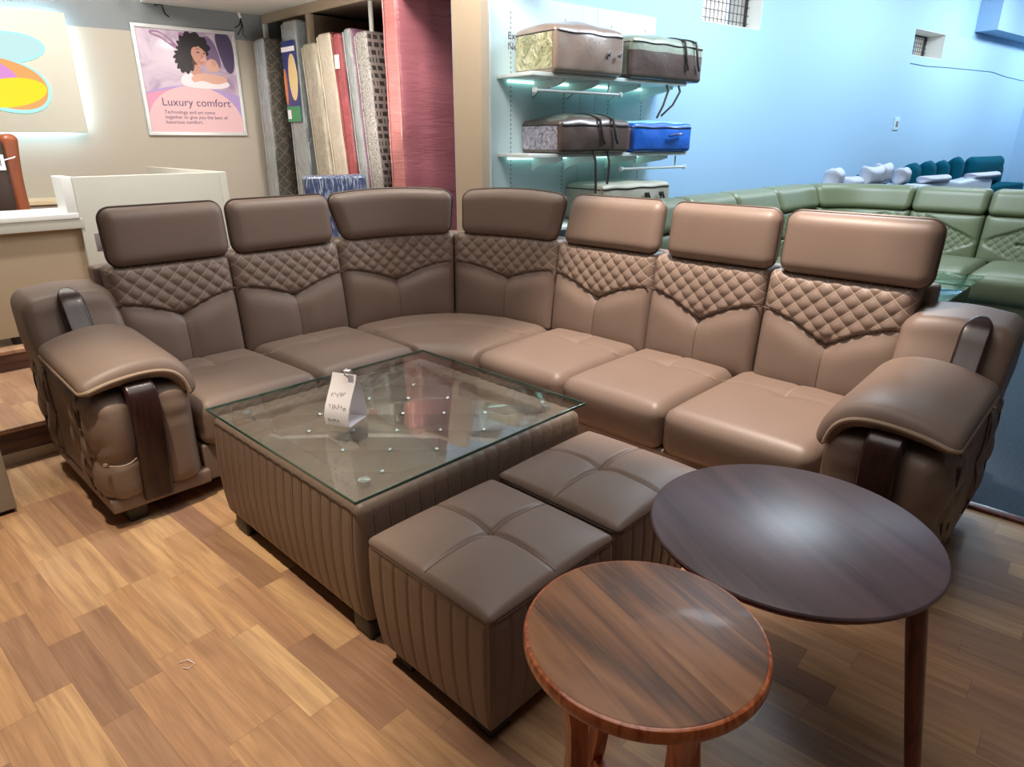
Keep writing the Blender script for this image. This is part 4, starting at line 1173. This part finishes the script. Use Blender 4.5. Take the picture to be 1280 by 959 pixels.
def bag(label,u0,u1,z0,z1,dome,body,win,winmat,lid,d=.48,n0=.02,fr=.30,straps=None,olive=False,rz=0,knobs=False,loops=None):
    w=u1-u0; h=z1-z0
    p=wfr(u0+w/2,n0+d/2,z0); r=thing('bedding_bag',label,'bag',p,WA+rz,'bedding bags on the wall shelves')
    V,F=rbox((w/2,d/2,h/2),.035,(26,16,12),4); rnd=random.Random(int(u0*997)+int(z0*100)); ph=[rnd.uniform(0,6) for _ in range(6)]
    def mp(x,y,z,off=0):
        v=(z+h/2)/h; e=max(0,1-(2*x/w)**2)*max(0,1-(2*y/d)**2)
        wr=.008*sin(14*x+ph[0]+6*z)+.006*sin(25*x-9*z+ph[1])
        if abs(x)<w/2-.03 or abs(y)<d/2-.03: pass
        yy=y-(.02*sin(pi*v)*max(0,1-(2*x/w)**2)+wr*.6*sin(pi*v))*(1 if y<0 else 0)
        xx=x+(.015*sin(pi*v))*(-1 if x<0 else 1)*max(0,1-(2*y/d)**2)
        zz=z+h/2+(dome*(e**.7) if v>.6 else 0)*sst(.6,1,v)+.004*sin(20*x+ph[2])*v
        # offset outwards
        if off:
            if y<=-d/2+.001: yy-=off
            elif x<=-w/2+.001: xx-=off
        return (xx,yy,zz)
    g=G().add([mp(*q) for q in V],F)
    for k,f in enumerate(F):
        zc=sum(V[i][2] for i in f)/len(f)
        g.mi[k]=1 if zc>h/2-.004 else (2 if (olive and zc>h*.22) else 0)
    add('body', g, [body,lid,'bagolive'], r, sharp=None)
    # clear window over the bedding on the end and front corner
    def patch(x0,x1,side,zz0,zz1):
        V2=[];F2=[];a,b=12,8
        for i in range(a+1):
            for j in range(b+1):
                z=lerp(zz0,zz1,j/b); q=lerp(x0,x1,i/a)
                if side=='front': c=mp(q,-d/2,z); c=(c[0],c[1]-.004,c[2])
                else: c=mp(-w/2,q,z); c=(c[0]-.004,c[1],c[2])
                V2.append(c)
        o=len(V2); dx=(0,.006) if side=='front' else (.006,0); V2+=[(q[0]+dx[0],q[1]+dx[1],q[2]) for q in V2]
        for i in range(a):
            for j in range(b):
                m=i*(b+1)+j; F2.append((m,m+1,m+b+2,m+b+1)); F2.append((o+m,o+m+b+1,o+m+b+2,o+m+1))
        return G().add(V2,F2)
    if win: add('clear_window', patch(-d/2+.03,d/2-.03,'end',-h/2+.03,h/2-.035), winmat, r, sharp=None)
    # zip line round the lid
    pts=[]
    for i in range(21): pts.append(mp(lerp(-w/2+.03,w/2-.03,i/20),-d/2,h/2-.035))
    pts=[(q[0],q[1]-.003,q[2]) for q in pts]
    e=[mp(-w/2,lerp(d/2-.03,-d/2+.03,i/12),h/2-.035) for i in range(13)]; e=[(q[0]-.003,q[1],q[2]) for q in e]
    add('zip_piping', tube(e+pts,.005,6), 'strap', r)
    if straps:
        for x in straps:
            P=[(x,d*.1,h+dome*.8+.006)]+[(x,lerp(0,-d/2-.012,k/5),h+dome*(1-(k/5)**2)*.8+.006) for k in range(1,6)]+[(x+.0,-d/2-.03,h*.8),(x+.02,-d/2-.035,h*.45),(x+.05,-d/2-.03,h*.30)]
            add('handle', tube(P,.011,6), 'strap', r)
    if knobs:
        for x in knobs:
            g=lathe([(0,-.012),(.016,-.008),(.016,.008),(0,.012)],12,(x,-d/2-.028,h*.45)); tube([(x,-d/2-.03,h*.52),(x+.015,-d/2-.032,h*.56),(x+.02,-d/2-.03,h*.42)],.005,6,g)
            add('handle_stud', g, 'chrome', r)
    if loops:
        for P in loops: add('hanging_strap', tube([(x-(u0+w/2),-(n-n0-d/2),z-z0) for x,n,z in P],.010,6), 'strap', r)
    return r
bag('wide taupe bedding bag with pale green quilt in its clear end, top shelf',.23,.97,1.979,2.29,.075,'bagbrown',True,'bedgreen','bagbrown',d=.49,n0=.02,knobs=[.16,.28])
bag('dark brown and olive bedding bag overhanging the right end of the top shelf',1.06,2.0,1.979,2.285,.055,'bagdark',True,'bagolive','bagolive',d=.47,n0=.03,straps=[.18,.33],olive=True,
    loops=[[(1.58,.44,1.985),(1.585,.47,1.90),(1.53,.47,1.78),(1.47,.46,1.68)],[(1.74,.44,1.985),(1.745,.47,1.90),(1.66,.47,1.79),(1.53,.46,1.70)]])
bag('dark brown bedding bag with printed purple bedding in its clear end, on the middle shelf',.30,1.09,1.399,1.645,.06,'bagdark',True,'bedpurple','bagdark',d=.49,n0=.02,straps=[.02,.17],
    loops=[[(.69,.49,1.41),(.69,.515,1.33),(.70,.515,1.20),(.71,.51,1.08)],[(.85,.49,1.41),(.85,.515,1.33),(.845,.515,1.22),(.84,.51,1.15)]])
bag('royal blue bedding bag with pale teal lid, on the right of the middle shelf',1.155,1.945,1.399,1.635,.03,'bagblue',True,'pinkcloth','bagteal',d=.46,n0=.03)
g=tube([(.02,-.27,.135),(.06,-.285,.14),(.16,-.285,.15),(.20,-.27,.152)],.010,8)
add('grip', g, 'lab_blue', bpy.data.objects['bedding_bag.003'])
bag('beige bedding bag with dark buckles on the lowest shelf, mostly behind the sofa',.80,1.69,.829,1.14,.02,'bagbeige',True,'bagbeige','bagbeige',d=.46,n0=.03)
for x in (.08,.27):
    g=G(); RB((x-.02,-.285,.20),(x+.02,-.262,.235),.004,g=g); tube([(x,-.275,.20),(x-.015,-.285,.15),(x+.02,-.285,.10)],.010,6,g); tube([(x+.02,-.27,.235),(x+.04,-.285,.16),(x+.03,-.28,.10)],.010,6,g)
    add('buckle', g, 'strap', bpy.data.objects['bedding_bag.004'])

# ------------------------------------------------------------------ green sectional sofa behind
gs=thing('sectional_sofa','large green leather L-shaped sofa with quilted backs by the blue wall','sofa',(6.6,1.8,0))
pg=Path((4.2,2.66),6.95,1.92,.62,.66,-.9)
kx=lambda x:x-4.2
E1=pg.sy(1.86); mid=(kx(6.5)+pg.sy(2.0))/2
cuts=[0,kx(4.85),kx(5.62),kx(6.45),None,pg.sy(1.86),pg.sy(1.22),pg.sy(.58),pg.sy(-.06),pg.S[-1]]
cuts[4]=(cuts[3]+cuts[5])/2+.02
for k,(a,b) in enumerate(zip(cuts,cuts[1:])):
    backrest(pg,a,b,.40,.845,.17,.09,gs,'green_quilt',quilt=(1 if k%2==0 else -1),pu=.075,pv=.075,n=(44,3,36),seams=False)
    V,F=rbox(((b-a)/2-.004,.11,.115),.06,(14,4,6),4); out=[]
    for x,y,z in V:
        p,nr,_=pg.fr((a+b)/2+x); w=.20+y+.05*(z/.115); out.append((p.x+nr.x*w,p.y+nr.y*w,.955+z))
    add('headroll', G().add(out,F), 'green', gs, world=True, sharp=None)
add('back_frame', strip_on_path(pg,0,pg.S[-1],.20,.30,.08,.92,.06), 'green', gs, world=True, sharp=None)
gx=[4.2,4.85,5.62,6.45]
for a,b in zip(gx,gx[1:]): seat((a+.003,1.80),(b-.003,1.80),(a+.003,2.72),(b-.003,2.72),.22,.44,gs,'green',tuft=False,n=(16,16,4))
seat((6.46,1.78),(6.62,1.78),(6.46,2.70),(7.60,1.80),.22,.437,gs,'green',tuft=False,n=(20,20,4),
     front=lambda a:Vector((lerp(6.46,6.64,a),lerp(1.80,1.62,a))), back=lambda a:pg.fr(lerp(cuts[3],pg.sy(1.62),a))[0])
gy=[1.60,1.10,.45,-.2,-.9]
for a,b in zip(gy,gy[1:]): seat((6.62,a-.003),(6.62,b+.003),(7.62,a-.003),(7.62,b+.003),.22,.44,gs,'green',tuft=False,n=(16,16,4),puff=.035)
g=RB((4.2,1.85,.05),(6.6,2.7,.235),.01); RB((6.68,-.9,.05),(7.6,1.9,.235),.01,g=g); add('base', g, 'green', gs, world=True)
V,F=rbox((.12,.45,.27),.06,(6,10,8),4); add('arm', G().add([(x+4.12,y+2.3,z+.34) for x,y,z in V],F), 'green', gs, world=True, sharp=None)
for x,y in [(4.3,1.95),(6.5,1.95),(6.75,-.8),(7.5,-.8),(4.3,2.65)]: add('foot', RB((x-.04,y-.04,0),(x+.04,y+.04,.055),.005), 'darkfoot', gs, world=True)
gt=thing('coffee_table','green leather coffee table with a glass top in front of the green sofa','table',(5.6,1.25,0))
add('body', RB((5.06,.955,.06),(6.10,1.60,.478),.02), 'green', gt, world=True)
add('recessed_base', RB((5.12,1.0,.0),(6.04,1.55,.06),.005), 'darkfoot', gt, world=True)  # dark base block set in under the table body
add('tufted_top', RB((5.12,1.01,.478),(6.04,1.545,.487),.004,(40,24,1),2,fn=lambda x,y,z:(x,y,z+.008*(abs(sin(9.5*(x+y)))*abs(sin(9.5*(x-y)))))), 'green', gt, world=True)
add('glass_top', RB((5.0,.90,.498),(6.22,1.655,.510),.002), 'glassgreen', gt, world=True)
for x,y in ((5.12,1.0),(6.04,1.0),(5.12,1.55),(6.04,1.55)): add('glass_spacer', lathe([(0,.478),(.015,.478),(.015,.498),(0,.498)],10,(x,y,0)), 'crystal', gt, world=True)
# far furniture along the blue wall
ws=thing('wrapped_sofa','white plastic wrapped sofa along the blue wall behind the green sofa','sofa',wfr(4.3,.5,0),WA)
add('back', RB((-.25,-.30,.10),(4.6,-.06,.97),.05,(20,3,6),3,fn=lambda x,y,z:(x,y,z+(.02*sin(5*x)+.012*sin(13*x))*sst(.6,.97,z))), 'plasticwhite', ws, sharp=None)
add('seat', RB((1.2,-.60,.10),(4.6,-.30,.45),.04,(10,3,2),3), 'plasticwhite', ws, sharp=None)
for x in (-.1,2.1,4.5): add('foot', RB((x-.04,-.25,0),(x+.04,-.13,.11),.005), 'darkfoot', ws)
def cushion(name,label,u,n,z,w,h,th,rz,tilt,mat,group,pinch=.18,cat='cushion'):
    r=thing(name,label,cat,wfr(u,n,z),WA+rz,group); V,F=rbox((w/2,th/2,h/2),th*.48,(16,4,16),5); out=[]
    def shp(x,y,z_):
        fx,fz=2*x/w,2*z_/h; e=(max(0,1-abs(fx)**3)*max(0,1-abs(fz)**3))**.5
        X=x*(1-pinch*(1-fz*fz)); Zz=z_*(1-pinch*(1-fx*fx)); Y=y*(.45+.75*e)
        return (X, Y*cos(tilt)+(Zz+h/2)*sin(tilt), (Zz+h/2)*cos(tilt)-Y*sin(tilt))
    out=[shp(*p) for p in V]
    add('cover', G().add(out,F), mat, r, sharp=None)
    pts=[]
    for i in range(48):
        t=2*pi*i/48; k=.5; X=w/2*math.copysign(abs(cos(t))**k,cos(t)); Zz=h/2*math.copysign(abs(sin(t))**k,sin(t)); pts.append(shp(X*.985,0,Zz*.985))
    add('piping', tube(pts,.005,5,closed=True), mat, r)
    return r
PG='white plush pillows'
cushion('pillow','leftmost white plush pillow on the wrapped sofa, standing on its corner',4.22,.70,.965,.42,.26,.16,.25,-.12,'pillow',PG,.2,'pillow')
cushion('pillow','second white plush pillow from the left on the wrapped sofa, lying low',4.66,.70,.970,.44,.14,.18,0,0,'pillow',PG,.15,'pillow')
cushion('pillow','third white plush pillow from the left, with pointed ears',5.02,.74,.965,.44,.27,.15,-.15,-.1,'pillow',PG,.26,'pillow')
cushion('pillow','fourth white plush pillow from the left, tallest with pointed ears',5.42,.68,.965,.50,.29,.15,.1,-.08,'pillow',PG,.26,'pillow')
cushion('pillow','rightmost white plush pillow, against the teal cushions',5.86,.73,.960,.44,.23,.15,.2,-.1,'pillow',PG,.2,'pillow')
cushion('pillow','flat white pillow lying in front of the teal cushions',6.95,.71,.955,.95,.10,.2,0,0,'pillow',PG,.15,'pillow')
cushion('pillow','flat white pillow at the far right below the large teal cushion',8.7,.71,.955,1.3,.09,.2,0,0,'pillow',PG,.15,'pillow')
# teal sofa in the far right corner with its cushions
ts=thing('teal_sofa','teal velvet sofa with gold trim in the far right corner','sofa',wfr(6.2,.02,0),WA)
add('back', RB((-.1,-.14,.1),(5.2,-.0,1.06),.05,(8,2,3),3), 'teal', ts, sharp=None)
add('seat', RB((-.1,-.50,.1),(5.2,-.14,.79),.04,(8,2,2),3), 'teal', ts, sharp=None)
add('trim', RB((2.4,-.152,1.0),(5.1,-.136,1.015),.003), 'gold', ts)
for x in (.1,2.6,5.1): add('leg', RB((x-.04,-.36,0),(x+.04,-.28,.11),.005), 'gold', ts)
lbl=['first teal cushion of the row, smallest, nearest the white pillows','second teal cushion of the row, with rounded scalloped top','third teal cushion of the row, middle of the five','fourth teal cushion of the row, partly behind the third','fifth teal cushion of the row, tallest, beside the square one']
for k,(u,w,h) in enumerate([(6.55,.55,.33),(7.00,.66,.41),(7.50,.66,.43),(7.98,.64,.43),(8.50,.74,.47)]):
    cushion('teal_cushion',lbl[k],u,.37,.795,w,h,.2,.30,-.04,'teal','row of teal velvet cushions',.06)
cushion('teal_cushion','large square teal velvet cushion at the right edge with a gold strip',9.65,.38,.795,1.4,.46,.2,0,-.04,'teal','row of teal velvet cushions',.02)

# ------------------------------------------------------------------ small debris on the floor
tag(add('straw_scrap', tube([(.452,1.845,.003),(.475,1.835,.007),(.483,1.805,.005),(.462,1.80,.003),(.452,1.815,.003)],.0014,5), 'paper'),'curled pale scrap on the wood floor left of the coffee table','scrap')

# ------------------------------------------------------------------ light
W=bpy.data.worlds.new('world'); SC.world=W; W.use_nodes=True
bg=W.node_tree.nodes['Background']; bg.inputs[0].default_value=(.96,.98,1,1); bg.inputs[1].default_value=1.25
def area(name,loc,tgt,size,power,col,sy=None):
    d=bpy.data.lights.new(name,'AREA'); d.energy=power; d.color=col; d.size=size
    if sy: d.shape='RECTANGLE'; d.size_y=sy
    o=bpy.data.objects.new(name,d); COL.objects.link(o); o.location=loc
    v=Vector(tgt)-Vector(loc); o.rotation_euler=v.to_track_quat('-Z','Y').to_euler(); return o
def spot(name,loc,tgt,power,col,ang=80,blend=.6,rad=.06):
    d=bpy.data.lights.new(name,'SPOT'); d.energy=power; d.color=col; d.spot_size=radians(ang); d.spot_blend=blend; d.shadow_soft_size=rad
    o=bpy.data.objects.new(name,d); COL.objects.link(o); o.location=loc
    v=Vector(tgt)-Vector(loc); o.rotation_euler=v.to_track_quat('-Z','Y').to_euler(); return o
WARM=(1,.80,.58); NEU=(1,.93,.84); COOL=(.62,.85,1)
COOL=(.76,.885,1)
spot('downlight_front',(.35,2.15,3.3),(.28,2.15,0),340,(1,.83,.62),50,.6,.05)
spot('downlight_right',(2.30,1.45,3.3),(2.85,1.50,.5),600,(1,.86,.74),50,.55,.06)
spot('downlight_corner',(1.5,2.4,3.3),(1.5,2.95,.4),70,NEU,50,.7,.06)
spot('downlight_desk',(.4,4.3,3.3),(.8,5.0,.9),230,(1,.97,.94),75,.6,.06)
area('ambient_fill',(1.3,1.0,3.5),(1.3,1.0,0),2.2,38,(1,.95,.9))  # added soft fill for the room's ambient light, no real fixture
area('back_wall_fill',(1.2,4.9,3.5),(2.0,6.9,1.5),1.2,120,NEU)  # added fill that brightens the beige back wall
area('rack_fill',(2.9,3.3,3.45),(3.9,5.2,1.6),.7,80,NEU)  # added fill aimed at the mattress sides, not a lamp of the rack
area('ceiling_fill',(2.9,4.6,1.6),(3.0,5.6,2.66),.8,16,NEU)  # added unseen uplight, only brightens the lowered ceiling
def wl_area(nm,u,n,p,tn=.2,tz=1.0):
    a=wfr(u,n,3.5); b=wfr(u,tn,tz); area(nm,a,b,(1.1 if u==2.5 else 2.0),p,COOL,(1.0 if u==2.5 else .35))
wl_area('cool_tube_corner',1.0,1.5,16,.1,.6); wl_area('cool_tube_blue_wall',2.5,1.75,125,1.5,.5); wl_area('cool_tube_middle',5.4,1.6,62); wl_area('cool_tube_far',8.6,1.6,78); wl_area('cool_tube_end',12.0,1.6,85)
SC.view_settings.view_transform='Standard'; SC.view_settings.look='None'; SC.view_settings.gamma=1; SC.view_settings.exposure=.1
try: SC.view_settings.use_curve_mapping=False
except Exception: pass
SC.cycles.use_denoising=True
SC.cycles.max_bounces=6; SC.cycles.diffuse_bounces=3; SC.cycles.glossy_bounces=3; SC.cycles.transparent_max_bounces=8
SC.cycles.sample_clamp_indirect=4
